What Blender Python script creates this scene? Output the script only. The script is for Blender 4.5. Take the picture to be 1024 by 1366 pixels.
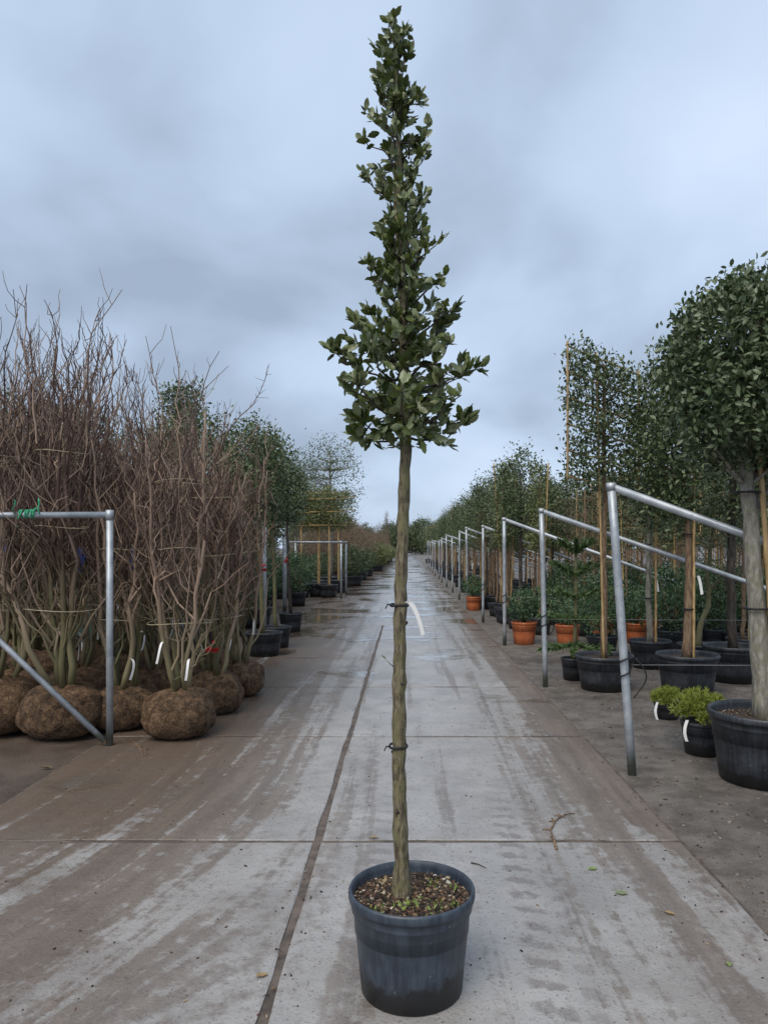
import bpy, math, random
import numpy as np
from mathutils import Vector, Matrix, Euler

for o in list(bpy.data.objects):
    bpy.data.objects.remove(o)
S = bpy.context.scene
C = S.collection
rng = np.random.default_rng(7)
random.seed(7)
R = math.radians

# ------------------------------------------------------------------ camera
cam = bpy.data.cameras.new('camera')
cam.sensor_fit = 'VERTICAL'
cam.sensor_height = 36.0
cam.sensor_width = 27.0
cam.lens = 25.96
cam.shift_x = -30 / 1366
cam.shift_y = 47 / 1366
cam.clip_start = 0.05
cam.clip_end = 3000
camo = bpy.data.objects.new('camera', cam)
camo.location = (0, 0, 1.562)
camo.rotation_euler = (R(90), 0, 0)
C.objects.link(camo)
S.camera = camo

# ------------------------------------------------------------------ sky
SUN_EL, SUN_AZ = R(52), math.atan2(-0.45, -0.85)
w = bpy.data.worlds.new('World')
S.world = w
w.use_nodes = True
nt = w.node_tree
nt.nodes.clear()
def N(tree, typ, **kw):
    n = tree.nodes.new(typ)
    for k, v in kw.items():
        setattr(n, k, v)
    return n
out = N(nt, 'ShaderNodeOutputWorld')
bg_a = N(nt, 'ShaderNodeBackground'); bg_a.inputs['Strength'].default_value = 0.07
sky = N(nt, 'ShaderNodeTexSky', sky_type='NISHITA', sun_disc=False)
sky.sun_elevation = SUN_EL
sky.sun_rotation = SUN_AZ
nt.links.new(sky.outputs[0], bg_a.inputs['Color'])
# overcast cloud deck seen from below: noise on a plane high above
geo = N(nt, 'ShaderNodeTexCoord')
sep = N(nt, 'ShaderNodeSeparateXYZ'); nt.links.new(geo.outputs['Generated'], sep.inputs[0])
def wm(op, a, b=None, c=None):
    n = N(nt, 'ShaderNodeMath', operation=op)
    for i, x in enumerate((a, b, c)):
        if x is None: continue
        if isinstance(x, (int, float)): n.inputs[i].default_value = x
        else: nt.links.new(x, n.inputs[i])
    return n.outputs[0]
zz = wm('ADD', wm('MAXIMUM', sep.outputs['Z'], 0.0), 0.55)
cu = wm('DIVIDE', sep.outputs['X'], zz)
cv = wm('DIVIDE', sep.outputs['Y'], zz)
comb = N(nt, 'ShaderNodeCombineXYZ')
nt.links.new(cu, comb.inputs[0]); nt.links.new(cv, comb.inputs[1])
n1 = N(nt, 'ShaderNodeTexNoise'); n1.inputs['Scale'].default_value = 2.3; n1.inputs['Detail'].default_value = 5; n1.inputs['Roughness'].default_value = 0.45; n1.inputs['Distortion'].default_value = 0.2
off = N(nt, 'ShaderNodeVectorMath', operation='ADD'); off.inputs[1].default_value = (3.7, 1.4, 0.3)
nt.links.new(comb.outputs[0], off.inputs[0]); nt.links.new(off.outputs[0], n1.inputs['Vector'])
n2 = N(nt, 'ShaderNodeTexNoise'); n2.inputs['Scale'].default_value = 0.9; n2.inputs['Detail'].default_value = 3
nt.links.new(off.outputs[0], n2.inputs['Vector'])
mixn = wm('ADD', wm('MULTIPLY', n1.outputs['Fac'], 0.62), wm('MULTIPLY', n2.outputs['Fac'], 0.38))
ramp = N(nt, 'ShaderNodeValToRGB')
ramp.color_ramp.elements[0].position = 0.38; ramp.color_ramp.elements[0].color = (0.165, 0.205, 0.265, 1)
ramp.color_ramp.elements[1].position = 0.61; ramp.color_ramp.elements[1].color = (0.315, 0.372, 0.462, 1)
e = ramp.color_ramp.elements.new(0.48); e.color = (0.245, 0.302, 0.388, 1)
nt.links.new(mixn, ramp.inputs[0])
bg_b = N(nt, 'ShaderNodeBackground'); bg_b.inputs['Strength'].default_value = 1.0
nt.links.new(ramp.outputs[0], bg_b.inputs['Color'])
mx = N(nt, 'ShaderNodeMixShader'); mx.inputs[0].default_value = 0.93
nt.links.new(bg_a.outputs[0], mx.inputs[1]); nt.links.new(bg_b.outputs[0], mx.inputs[2])
nt.links.new(mx.outputs[0], out.inputs[0])

# ------------------------------------------------------------------ sun behind the cloud
sl = bpy.data.lights.new('sun', 'SUN'); sl.energy = 1.4; sl.angle = R(45); sl.color = (1.0, 0.92, 0.8)
so = bpy.data.objects.new('sun', sl)
sd = Vector((math.sin(SUN_AZ) * math.cos(SUN_EL), math.cos(SUN_AZ) * math.cos(SUN_EL), math.sin(SUN_EL)))
so.rotation_euler = (-sd).to_track_quat('-Z', 'Y').to_euler()
so.location = sd * 30
C.objects.link(so)
S.view_settings.view_transform = 'Standard'
S.view_settings.look = 'None'
S.view_settings.exposure = 1.18
S.view_settings.gamma = 1.0

# ------------------------------------------------------------------ materials
class Mat:
    def __init__(self, name):
        self.m = bpy.data.materials.new(name); self.m.use_nodes = True
        self.t = self.m.node_tree; self.t.nodes.clear()
        self.out = self.n('ShaderNodeOutputMaterial')
        self.b = self.n('ShaderNodeBsdfPrincipled')
        self.l(self.b.outputs[0], self.out.inputs[0])
    def n(self, typ, **kw): return N(self.t, typ, **kw)
    def l(self, a, b): self.t.links.new(a, b)
    def put(self, sock, x):
        if isinstance(x, (int, float)): sock.default_value = x
        elif isinstance(x, tuple): sock.default_value = (*x, 1) if len(x) == 3 and sock.type == 'RGBA' else x
        else: self.l(x, sock)
    def math(self, op, a, b=None, c=None, clamp=False):
        n = self.n('ShaderNodeMath', operation=op); n.use_clamp = clamp
        for i, x in enumerate((a, b, c)):
            if x is not None: self.put(n.inputs[i], x)
        return n.outputs[0]
    def smooth(self, x, a, b):
        n = self.n('ShaderNodeMapRange', interpolation_type='SMOOTHSTEP')
        self.put(n.inputs['Value'], x)
        n.inputs['From Min'].default_value = a; n.inputs['From Max'].default_value = b
        return n.outputs[0]
    def noise(self, vec, scale, detail=4, rough=0.55, dist=0.0):
        n = self.n('ShaderNodeTexNoise')
        n.inputs['Scale'].default_value = scale; n.inputs['Detail'].default_value = detail
        n.inputs['Roughness'].default_value = rough; n.inputs['Distortion'].default_value = dist
        if vec is not None: self.l(vec, n.inputs['Vector'])
        return n.outputs['Fac']
    def mix(self, f, a, b):
        n = self.n('ShaderNodeMix', data_type='RGBA')
        self.put(n.inputs[0], f); self.put(n.inputs[6], a); self.put(n.inputs[7], b)
        return n.outputs[2]
    def pos(self): return self.n('ShaderNodeNewGeometry').outputs['Position']
    def obj(self): return self.n('ShaderNodeTexCoord').outputs['Object']
    def scale(self, v, s):
        n = self.n('ShaderNodeVectorMath', operation='MULTIPLY'); self.l(v, n.inputs[0]); n.inputs[1].default_value = s
        return n.outputs[0]
    def rnd(self):
        a = self.n('ShaderNodeNewGeometry').outputs['Random Per Island']
        b = self.n('ShaderNodeObjectInfo').outputs['Random']
        return self.math('FRACT', self.math('ADD', a, self.math('MULTIPLY', b, 3.7)))
    def bump(self, h, strength, dist=0.01):
        n = self.n('ShaderNodeBump'); n.inputs['Strength'].default_value = strength; n.inputs['Distance'].default_value = dist
        self.l(h, n.inputs['Height']); self.l(n.outputs[0], self.b.inputs['Normal'])
    def set(self, col=None, rough=None, metal=None, spec=None):
        if col is not None: self.put(self.b.inputs['Base Color'], col)
        if rough is not None: self.put(self.b.inputs['Roughness'], rough)
        if metal is not None: self.put(self.b.inputs['Metallic'], metal)
        if spec is not None: self.put(self.b.inputs['Specular IOR Level'], spec)
        return self.m

def leaf_mat(name, dark, light, under, rough=0.42, trans=0.18):
    M = Mat(name)
    r = M.rnd()
    c = M.mix(r, dark, light)
    g = M.n('ShaderNodeNewGeometry')
    c2 = M.mix(g.outputs['Backfacing'], c, under)
    M.set(c2, rough, 0.0, 0.45)
    tr = M.n('ShaderNodeBsdfTranslucent'); M.l(c2, tr.inputs[0])
    ms = M.n('ShaderNodeMixShader'); ms.inputs[0].default_value = trans
    M.l(M.b.outputs[0], ms.inputs[1]); M.l(tr.outputs[0], ms.inputs[2])
    M.l(ms.outputs[0], M.out.inputs[0])
    return M.m

def bark_mat(name, a, b, moss=None, sc=30):
    M = Mat(name)
    p = M.obj()
    n = M.noise(M.scale(p, (1, 1, 0.25)), sc, 5, 0.65)
    k = M.smooth(n, 0.35, 0.68)
    c = M.mix(k, a, b)
    if moss:
        mm = M.math('MULTIPLY', M.smooth(M.noise(p, 22, 6, .7), 0.46, 0.60), 0.7)
        c = M.mix(mm, c, moss)
    M.bump(n, 0.6, 0.006)
    return M.set(c, 0.75, 0, 0.3)

M_oak = leaf_mat('oak_leaf', (0.034, 0.055, 0.013), (0.115, 0.145, 0.034), (0.17, 0.20, 0.10), 0.36)
M_holm = leaf_mat('holm_leaf', (0.027, 0.05, 0.018), (0.095, 0.132, 0.055), (0.13, 0.165, 0.09), 0.38)
M_dark = leaf_mat('dark_leaf', (0.026, 0.048, 0.018), (0.085, 0.12, 0.045), (0.11, 0.14, 0.065), 0.45)
M_olive = leaf_mat('olive_leaf', (0.05, 0.075, 0.035), (0.115, 0.15, 0.075), (0.13, 0.16, 0.1), 0.5)
M_yellow = leaf_mat('yellowish_leaf', (0.065, 0.09, 0.025), (0.15, 0.17, 0.05), (0.14, 0.16, 0.07), 0.5)
M_pine = leaf_mat('pine_needle', (0.11, 0.16, 0.02), (0.33, 0.36, 0.06), (0.25, 0.29, 0.06), 0.5)
M_fir = leaf_mat('fir_needle', (0.03, 0.07, 0.03), (0.07, 0.13, 0.05), (0.06, 0.11, 0.05), 0.5)
M_mon = leaf_mat('araucaria_needle', (0.045, 0.085, 0.03), (0.11, 0.17, 0.055), (0.09, 0.14, 0.05), 0.45)
M_russet = leaf_mat('russet_twig', (0.10, 0.065, 0.045), (0.21, 0.15, 0.095), (0.15, 0.11, 0.07), 0.7)
M_green = leaf_mat('weed_leaf', (0.10, 0.16, 0.03), (0.22, 0.28, 0.06), (0.2, 0.26, 0.08), 0.5)

M_trunk = bark_mat('oak_bark', (0.05, 0.040, 0.026), (0.20, 0.17, 0.11), (0.135, 0.128, 0.06), 95)
M_grey = bark_mat('pale_bark', (0.13, 0.12, 0.10), (0.31, 0.29, 0.25), (0.17, 0.17, 0.11), 40)
M_brown = bark_mat('brown_bark', (0.10, 0.065, 0.04), (0.24, 0.165, 0.105), None, 40)
M_black = bark_mat('dark_bark', (0.022, 0.018, 0.015), (0.07, 0.06, 0.05), None, 40)
M_mossy = bark_mat('mossy_bark', (0.09, 0.08, 0.045), (0.18, 0.165, 0.09), (0.14, 0.145, 0.06), 40)

def twig_mat():
    M = Mat('twig_bark')
    r = M.rnd()
    z = M.n('ShaderNodeSeparateXYZ'); M.l(M.obj(), z.inputs[0])
    up = M.smooth(M.math('ADD', z.outputs[2], M.math('MULTIPLY', r, 0.8)), 0.7, 1.9)
    low = M.mix(r, (0.085, 0.078, 0.036), (0.24, 0.22, 0.115))
    hi = M.mix(M.smooth(r, 0.2, 1.0), (0.065, 0.036, 0.028), (0.30, 0.215, 0.16))
    return M.set(M.mix(up, low, hi), 0.65, 0, 0.35)
M_twig = twig_mat()

def bamboo_mat():
    M = Mat('bamboo'); p = M.obj()
    r = M.n('ShaderNodeObjectInfo').outputs['Random']
    n = M.noise(M.scale(p, (8, 8, 1.2)), 6, 4)
    c = M.mix(M.smooth(n, 0.35, 0.65), (0.27, 0.165, 0.06), (0.54, 0.38, 0.165))
    c = M.mix(M.math('MULTIPLY', r, 0.45), c, (0.20, 0.15, 0.10))
    return M.set(c, 0.5, 0, 0.4)
M_bamboo = bamboo_mat()

def galv_mat():
    M = Mat('galvanised_steel'); p = M.obj()
    n = M.noise(p, 9, 5, 0.6); f = M.noise(p, 70, 3, 0.6)
    c = M.mix(M.smooth(n, 0.3, 0.7), (0.26, 0.29, 0.32), (0.42, 0.45, 0.48))
    c = M.mix(M.smooth(f, 0.62, 0.72), c, (0.16, 0.15, 0.13))
    z = M.n('ShaderNodeSeparateXYZ'); M.l(M.pos(), z.inputs[0])
    moss = M.math('SUBTRACT', 1.0, M.smooth(M.math('ADD', z.outputs[2], M.math('MULTIPLY', M.noise(p, 22, 3), 0.16)), 0.16, 0.26))
    c = M.mix(M.math('MULTIPLY', moss, 0.85), c, (0.055, 0.06, 0.03))
    rust = M.smooth(M.noise(p, 3.2, 5, 0.7), 0.66, 0.72)
    c = M.mix(M.math('MULTIPLY', rust, 0.7), c, (0.12, 0.06, 0.035))
    M.bump(f, 0.15, 0.002)
    return M.set(c, M.math('ADD', M.math('MULTIPLY', n, 0.3), 0.32), M.math('MULTIPLY', M.math('SUBTRACT', 1.0, moss), 0.45), 0.5)
M_galv = galv_mat()

def plastic_mat(name, col, dust, stain=True):
    M = Mat(name); p = M.obj()
    n = M.noise(p, 7, 5, 0.65); f = M.noise(p, 90, 3)
    st = M.noise(M.scale(p, (14, 14, 1.4)), 3, 4, 0.6)
    c = M.mix(M.smooth(M.math('ADD', M.math('MULTIPLY', n, 0.5), M.math('MULTIPLY', st, 0.5)), 0.38, 0.66), col, dust)
    if stain:
        z = M.n('ShaderNodeSeparateXYZ'); M.l(p, z.inputs[0])
        wet = M.math('SUBTRACT', 1.0, M.smooth(M.math('ADD', z.outputs[2], M.math('MULTIPLY', M.noise(M.scale(p, (9, 9, 5)), 1.0, 6, 0.72), -0.19)), -0.018, 0.004))
        c = M.mix(M.math('MULTIPLY', wet, 0.9), c, (0.010, 0.010, 0.011))
        speck = M.smooth(M.noise(p, 55, 2), 0.71, 0.75)
        c = M.mix(M.math('MULTIPLY', speck, 0.5), c, (0.25, 0.24, 0.22))
    M.bump(f, 0.12, 0.002)
    return M.set(c, M.math('ADD', M.math('MULTIPLY', n, 0.35), 0.28), 0, 0.5)
M_pot = plastic_mat('blue_black_plastic', (0.018, 0.026, 0.040), (0.050, 0.066, 0.088))
M_pot2 = plastic_mat('black_plastic', (0.012, 0.014, 0.018), (0.040, 0.045, 0.054))
M_terra = plastic_mat('orange_plastic', (0.34, 0.085, 0.028), (0.46, 0.15, 0.06), False)

def simple(name, col, rough=0.6, var=0.25, sc=30):
    M = Mat(name); n = M.noise(M.obj(), sc, 4)
    c2 = tuple(x * (1 - var) for x in col)
    return M.set(M.mix(M.smooth(n, 0.3, 0.7), c2, col), rough, 0, 0.4)
M_soil = simple('soil', (0.050, 0.034, 0.024), 0.9, 0.6, 60)
M_tagw = simple('white_plastic', (0.78, 0.78, 0.78), 0.45, 0.12, 12)
M_tie = simple('black_rubber', (0.012, 0.012, 0.013), 0.5)
M_red = simple('red_ribbon', (0.55, 0.03, 0.03), 0.5)
M_blue = simple('blue_ribbon', (0.03, 0.08, 0.42), 0.5)
M_gtwine = simple('green_twine', (0.05, 0.38, 0.20), 0.5)
M_net = simple('green_netting', (0.018, 0.040, 0.032), 0.8, 0.5, 8)
M_beam = simple('pale_timber', (0.33, 0.32, 0.30), 0.7)
M_wire = simple('steel_wire', (0.10, 0.105, 0.11), 0.45)
M_netw = simple('rusty_wire', (0.075, 0.055, 0.042), 0.7)
M_jute = simple('jute_twine', (0.35, 0.30, 0.2), 0.8)

def chips_mat():
    M = Mat('mulch_chips'); r = M.rnd()
    cr = M.n('ShaderNodeValToRGB'); M.l(r, cr.inputs[0])
    cr.color_ramp.interpolation = 'CONSTANT'
    els = cr.color_ramp.elements
    els[0].position = 0; els[0].color = (0.020, 0.013, 0.009, 1)
    els[1].position = 0.50; els[1].color = (0.075, 0.042, 0.024, 1)
    for p_, c_ in ((0.68, (0.17, 0.115, 0.065, 1)), (0.82, (0.30, 0.23, 0.14, 1)), (0.91, (0.11, 0.05, 0.03, 1)), (0.965, (0.42, 0.39, 0.33, 1))):
        x = els.new(p_); x.color = c_
    return M.set(cr.outputs[0], 0.7, 0, 0.4)
M_chips = chips_mat()

def grit_mat():
    M = Mat('grit'); r = M.rnd()
    return M.set(M.mix(r, (0.035, 0.026, 0.02), (0.20, 0.175, 0.15)), 0.8, 0, 0.3)
M_grit = grit_mat()

def ball_mat():
    M = Mat('clay_root_ball'); p = M.obj()
    n = M.noise(p, 14, 8, 0.75)
    v = M.n('ShaderNodeTexVoronoi', feature='DISTANCE_TO_EDGE'); v.inputs['Scale'].default_value = 26
    dv = M.n('ShaderNodeVectorMath', operation='ADD'); M.l(p, dv.inputs[0])
    nn = M.n('ShaderNodeTexNoise'); nn.inputs['Scale'].default_value = 8; M.l(p, nn.inputs['Vector'])
    M.l(M.scale(nn.outputs['Color'], (0.12, 0.12, 0.12)), dv.inputs[1])
    M.l(dv.outputs[0], v.inputs['Vector'])
    crack = M.smooth(v.outputs['Distance'], 0.0, 0.05)
    c = M.mix(M.smooth(n, 0.36, 0.64), (0.065, 0.037, 0.021), (0.225, 0.142, 0.082))
    c = M.mix(crack, M.mix(0.4, c, (0.045, 0.028, 0.018)), c)
    M.bump(M.math('ADD', M.math('MULTIPLY', crack, 0.3), M.math('MULTIPLY', n, 1.6)), 1.0, 0.03)
    return M.set(c, 0.85, 0, 0.25)
M_ball = ball_mat()

def ground_mat():
    M = Mat('wet_dirt_hardstanding'); p = M.pos()
    big = M.noise(p, 0.55, 5, 0.6); mid = M.noise(p, 4, 6, 0.68); fine = M.noise(p, 55, 5, 0.7); grit = M.noise(p, 190, 2, 0.5)
    c = M.mix(M.smooth(mid, 0.32, 0.68), (0.07, 0.058, 0.048), (0.165, 0.145, 0.126))
    xyz = M.n('ShaderNodeSeparateXYZ'); M.l(p, xyz.inputs[0])
    left = M.math('SUBTRACT', 1.0, M.smooth(xyz.outputs[0], -2.6, -1.2))
    c = M.mix(M.math('MULTIPLY', left, 0.75), c, (0.085, 0.053, 0.033))
    c = M.mix(M.math('MULTIPLY', M.smooth(grit, 0.58, 0.68), 0.55), c, (0.26, 0.24, 0.215))
    c = M.mix(M.math('MULTIPLY', M.smooth(fine, 0.56, 0.7), 0.55), c, (0.032, 0.026, 0.022))
    wet = M.smooth(big, 0.50, 0.64)
    c = M.mix(M.math('MULTIPLY', wet, 0.45), c, (0.04, 0.033, 0.028))
    M.bump(M.math('ADD', M.math('ADD', M.math('MULTIPLY', mid, 1.2), M.math('MULTIPLY', fine, 0.9)), M.math('MULTIPLY', grit, 0.4)), 0.8, 0.016)
    rough = M.math('SUBTRACT', 0.68, M.math('MULTIPLY', wet, 0.36))
    return M.set(c, rough, 0, 0.45)
M_ground = ground_mat()

def slab_mat():
    M = Mat('wet_muddy_concrete'); p = M.pos()
    xyz = M.n('ShaderNodeSeparateXYZ'); M.l(p, xyz.inputs[0])
    x, y = xyz.outputs[0], xyz.outputs[1]
    # wheel tracks: straight along the lane on the right, swinging out to the left near the front
    ny = M.math('MAXIMUM', M.math('SUBTRACT', 5.2, y), 0.0)
    sw = M.math('MULTIPLY', M.math('MULTIPLY', ny, ny), M.math('MULTIPLY', M.math('SUBTRACT', 1.0, M.smooth(x, -1.0, -0.1)), 0.075))
    xs = M.math('ADD', x, sw)
    v = M.n('ShaderNodeCombineXYZ'); M.l(M.math('MULTIPLY', xs, 4.6), v.inputs[0]); M.l(M.math('MULTIPLY', y, 0.16), v.inputs[1])
    streak = M.noise(v.outputs[0], 1.0, 6, 0.6, 0.25)
    v2 = M.n('ShaderNodeCombineXYZ'); M.l(M.math('MULTIPLY', xs, 11), v2.inputs[0]); M.l(M.math('MULTIPLY', y, 0.9), v2.inputs[1])
    streak2 = M.noise(v2.outputs[0], 1.0, 4, 0.6)
    ragged = M.noise(p, 13, 5, 0.68)
    med = M.noise(p, 2.2, 5, 0.62); fine = M.noise(p, 70, 4, 0.65); big = M.noise(p, 0.45, 4, 0.6)
    grain = M.noise(p, 220, 2, 0.5)
    base = M.mix(M.smooth(med, 0.3, 0.7), (0.24, 0.233, 0.228), (0.345, 0.338, 0.332))
    orr = M.n('ShaderNodeObjectInfo').outputs['Random']
    base = M.mix(M.math('MULTIPLY', orr, 0.22), base, (0.24, 0.215, 0.19))
    # mud carried in from both edges
    ax = M.math('ABSOLUTE', M.math('SUBTRACT', x, 0.05))
    edge = M.smooth(M.math('ADD', ax, M.math('MULTIPLY', M.math('SUBTRACT', med, 0.5), 1.3)), 0.35, 1.75)
    edge = M.math('MULTIPLY', edge, M.math('ADD', 0.55, M.math('MULTIPLY', M.smooth(y, 3.2, 4.6), 0.45)))
    gk = M.math('ADD', 0.3, M.math('MULTIPLY', edge, 0.7))
    mudk = M.smooth(M.math('ADD', M.math('ADD', M.math('MULTIPLY', streak, 1.7), M.math('MULTIPLY', ragged, 0.6)), M.math('MULTIPLY', edge, 0.36)), 1.20, 1.37)
    mudcol = M.mix(M.smooth(streak2, 0.35, 0.65), (0.078, 0.056, 0.040), (0.150, 0.116, 0.090))
    leftb = M.math('SUBTRACT', 1.0, M.smooth(x, -1.9, -0.4))
    mudcol = M.mix(M.math('MULTIPLY', leftb, 0.6), mudcol, (0.092, 0.056, 0.033))
    c = M.mix(M.math('MULTIPLY', mudk, M.math('ADD', 0.55, M.math('MULTIPLY', edge, 0.4))), base, mudcol)
    film = M.math('MULTIPLY', edge, M.smooth(M.math('ADD', big, M.math('MULTIPLY', ragged, 0.25)), 0.42, 0.75))
    c = M.mix(M.math('MULTIPLY', film, 0.6), c, (0.115, 0.082, 0.058))
    grime = M.noise(p, 1.3, 9, 0.72, 0.3)
    c = M.mix(M.math('MULTIPLY', M.math('MULTIPLY', M.smooth(grime, 0.47, 0.62), 0.6), gk), c, (0.10, 0.080, 0.066))
    spots = M.noise(p, 24, 6, 0.72)
    c = M.mix(M.math('MULTIPLY', M.math('MULTIPLY', M.smooth(spots, 0.55, 0.63), 0.65), gk), c, (0.085, 0.066, 0.053))
    # tractor tread prints, lugs pressed in a row
    lane = M.math('SUBTRACT', x, M.math('MULTIPLY', M.math('SUBTRACT', y, 2.5), 0.035))
    lug = M.math('SINE', M.math('ADD', M.math('MULTIPLY', y, 46), M.math('MULTIPLY', lane, 14)))
    def band(c0, hw):
        return M.math('SUBTRACT', 1.0, M.smooth(M.math('ABSOLUTE', M.math('SUBTRACT', lane, c0)), hw * 0.55, hw))
    bands = M.math('MAXIMUM', band(0.50, 0.085), M.math('MULTIPLY', band(0.64, 0.04), 0.6))
    bands = M.math('MAXIMUM', bands, M.math('MULTIPLY', band(-0.17, 0.07), 0.7))
    bands = M.math('MULTIPLY', bands, M.math('SUBTRACT', 1.0, M.smooth(y, 3.6, 5.5)))
    tread = M.math('MULTIPLY', bands, M.smooth(M.math('ADD', lug, M.math('MULTIPLY', M.math('SUBTRACT', ragged, 0.5), 7.0)), -0.2, 1.0))
    c = M.mix(M.math('MULTIPLY', tread, 0.62), c, (0.125, 0.105, 0.098))
    c = M.mix(M.math('MULTIPLY', M.smooth(fine, 0.58, 0.68), 0.7), c, (0.075, 0.058, 0.046))
    c = M.mix(M.math('MULTIPLY', M.smooth(grain, 0.6, 0.72), 0.25), c, (0.42, 0.41, 0.39))
    # standing water further down the lane
    farw = M.smooth(y, 7.0, 16.0)
    pud = M.smooth(M.math('ADD', M.noise(p, 0.75, 4, 0.55), M.math('MULTIPLY', farw, 0.11)), 0.60, 0.69)
    c = M.mix(M.math('MULTIPLY', pud, 0.3), c, (0.10, 0.085, 0.07))
    rough = M.math('SUBTRACT', M.math('ADD', 0.30, M.math('MULTIPLY', med, 0.24)), M.math('MULTIPLY', pud, 0.40), clamp=True)
    rough = M.math('MAXIMUM', M.math('SUBTRACT', rough, M.math('MULTIPLY', farw, 0.14)), 0.06)
    hgt = M.math('MULTIPLY', M.math('ADD', M.math('MULTIPLY', fine, 0.6), M.math('SUBTRACT', M.math('MULTIPLY', ragged, 0.8), M.math('MULTIPLY', tread, 0.5))), M.math('SUBTRACT', 1.0, M.math('MULTIPLY', pud, 0.93)))
    M.bump(hgt, 0.7, 0.01)
    return M.set(c, rough, 0, 0.5)
M_slab = slab_mat()
M_joint = simple('joint_mud', (0.125, 0.098, 0.08), 0.7, 0.55, 14)

# ------------------------------------------------------------------ mesh helpers
def norm(a):
    return a / np.maximum(np.linalg.norm(a, axis=-1, keepdims=True), 1e-9)

class MB:
    def __init__(self):
        self.V = []; self.F = []; self.n = 0
    def add(self, v, f):
        v = np.asarray(v, float).reshape(-1, 3)
        self.V.append(v)
        f = np.asarray(f, int)
        self.F.append(f + self.n)
        self.n += len(v)
        return self
    def tube(self, pts, rads, n=6, cap=True):
        pts = np.asarray(pts, float); k = len(pts)
        rads = np.broadcast_to(np.asarray(rads, float), (k,))
        t = np.gradient(pts, axis=0); t = norm(t)
        ref = np.array([1.0, 0, 0]) if abs(t[0][0]) < 0.8 else np.array([0, 1.0, 0])
        rings = []
        a = np.arange(n) * 2 * math.pi / n
        ca, sa = np.cos(a)[:, None], np.sin(a)[:, None]
        for i in range(k):
            u = ref - t[i] * np.dot(ref, t[i]); u /= max(np.linalg.norm(u), 1e-9)
            ref = u
            wv = np.cross(t[i], u)
            rings.append(pts[i] + rads[i] * (ca * u + sa * wv))
        v = np.concatenate(rings)
        i = np.arange(k - 1)[:, None] * n; j = np.arange(n)[None, :]; j2 = (np.arange(n)[None, :] + 1) % n
        f = np.stack([i + j, i + j2, i + n + j2, i + n + j], -1).reshape(-1, 4)
        if cap:
            v = np.concatenate([v, pts[:1], pts[-1:]])
            self.add(v, f)
            b = self.n - len(v)
            jj = np.arange(n); j3 = (jj + 1) % n
            self.F.append(np.stack([j3, jj, np.full(n, k * n)], -1) + b)
            self.F.append(np.stack([(k - 1) * n + jj, (k - 1) * n + j3, np.full(n, k * n + 1)], -1) + b)
        else:
            self.add(v, f)
        return self
    def lathe(self, prof, n=40, wob=None):
        prof = np.asarray(prof, float); k = len(prof)
        a = np.arange(n) * 2 * math.pi / n
        v = np.stack([prof[:, 0][:, None] * np.cos(a), prof[:, 0][:, None] * np.sin(a), np.repeat(prof[:, 1][:, None], n, 1)], -1)
        if wob is not None: v = wob(v)
        i = np.arange(k - 1)[:, None] * n; j = np.arange(n)[None, :]; j2 = (j + 1) % n
        f = np.stack([i + j, i + j2, i + n + j2, i + n + j], -1).reshape(-1, 4)
        return self.add(v.reshape(-1, 3), f)
    def box(self, c, s, rot=None):
        v = np.array([[x, y, z] for x in (-.5, .5) for y in (-.5, .5) for z in (-.5, .5)]) * np.asarray(s)
        if rot is not None: v = v @ np.array(rot.to_matrix()).T
        return self.add(v + np.asarray(c), [[0, 1, 3, 2], [4, 6, 7, 5], [0, 4, 5, 1], [2, 3, 7, 6], [0, 2, 6, 4], [1, 5, 7, 3]])
    def leaves(self, P, D, L, tmpl, up=0.6, width=1.0, nrm=None):
        T, F = tmpl
        P = np.asarray(P, float); n = len(P)
        if n == 0: return self
        D = norm(np.asarray(D, float))
        nr = rng.normal(size=(n, 3)) if nrm is None else np.asarray(nrm) + rng.normal(size=(n, 3)) * 0.35
        nr[:, 2] += up
        V_ = norm(np.cross(nr, D)); W_ = np.cross(D, V_)
        L = np.broadcast_to(np.asarray(L, float), (n,))
        v = P[:, None, :] + L[:, None, None] * (T[None, :, 0:1] * width * V_[:, None, :] + T[None, :, 1:2] * D[:, None, :] + T[None, :, 2:3] * W_[:, None, :])
        k = len(T)
        for q in (3, 4):
            ff = [f for f in F if len(f) == q]
            if ff:
                ff = np.array(ff)
                self.F.append((np.arange(n)[:, None, None] * k + ff[None]).reshape(-1, q) + self.n)
        self.V.append(v.reshape(-1, 3)); self.n += n * k
        return self
    def mesh(self, name, mat, smooth=True):
        me = bpy.data.meshes.new(name)
        V = np.concatenate(self.V)
        tot = [len(f) for f in self.F]
        loops = np.concatenate([f.reshape(-1) for f in self.F])
        sizes = np.concatenate([np.full(len(f), f.shape[1]) for f in self.F])
        starts = np.concatenate([[0], np.cumsum(sizes)[:-1]])
        me.vertices.add(len(V)); me.vertices.foreach_set('co', V.astype(np.float32).ravel())
        me.loops.add(len(loops)); me.loops.foreach_set('vertex_index', loops.astype(np.int32))
        me.polygons.add(len(sizes))
        me.polygons.foreach_set('loop_start', starts.astype(np.int32))
        me.polygons.foreach_set('loop_total', sizes.astype(np.int32))
        me.polygons.foreach_set('use_smooth', np.full(len(sizes), smooth))
        me.update(calc_edges=True); me.validate()
        me.materials.append(mat)
        return me
    def build(self, name, mat, parent=None, smooth=True, loc=None):
        o = bpy.data.objects.new(name, self.mesh(name, mat, smooth))
        C.objects.link(o)
        if parent is not None: o.parent = parent
        if loc is not None: o.location = loc
        return o

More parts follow.
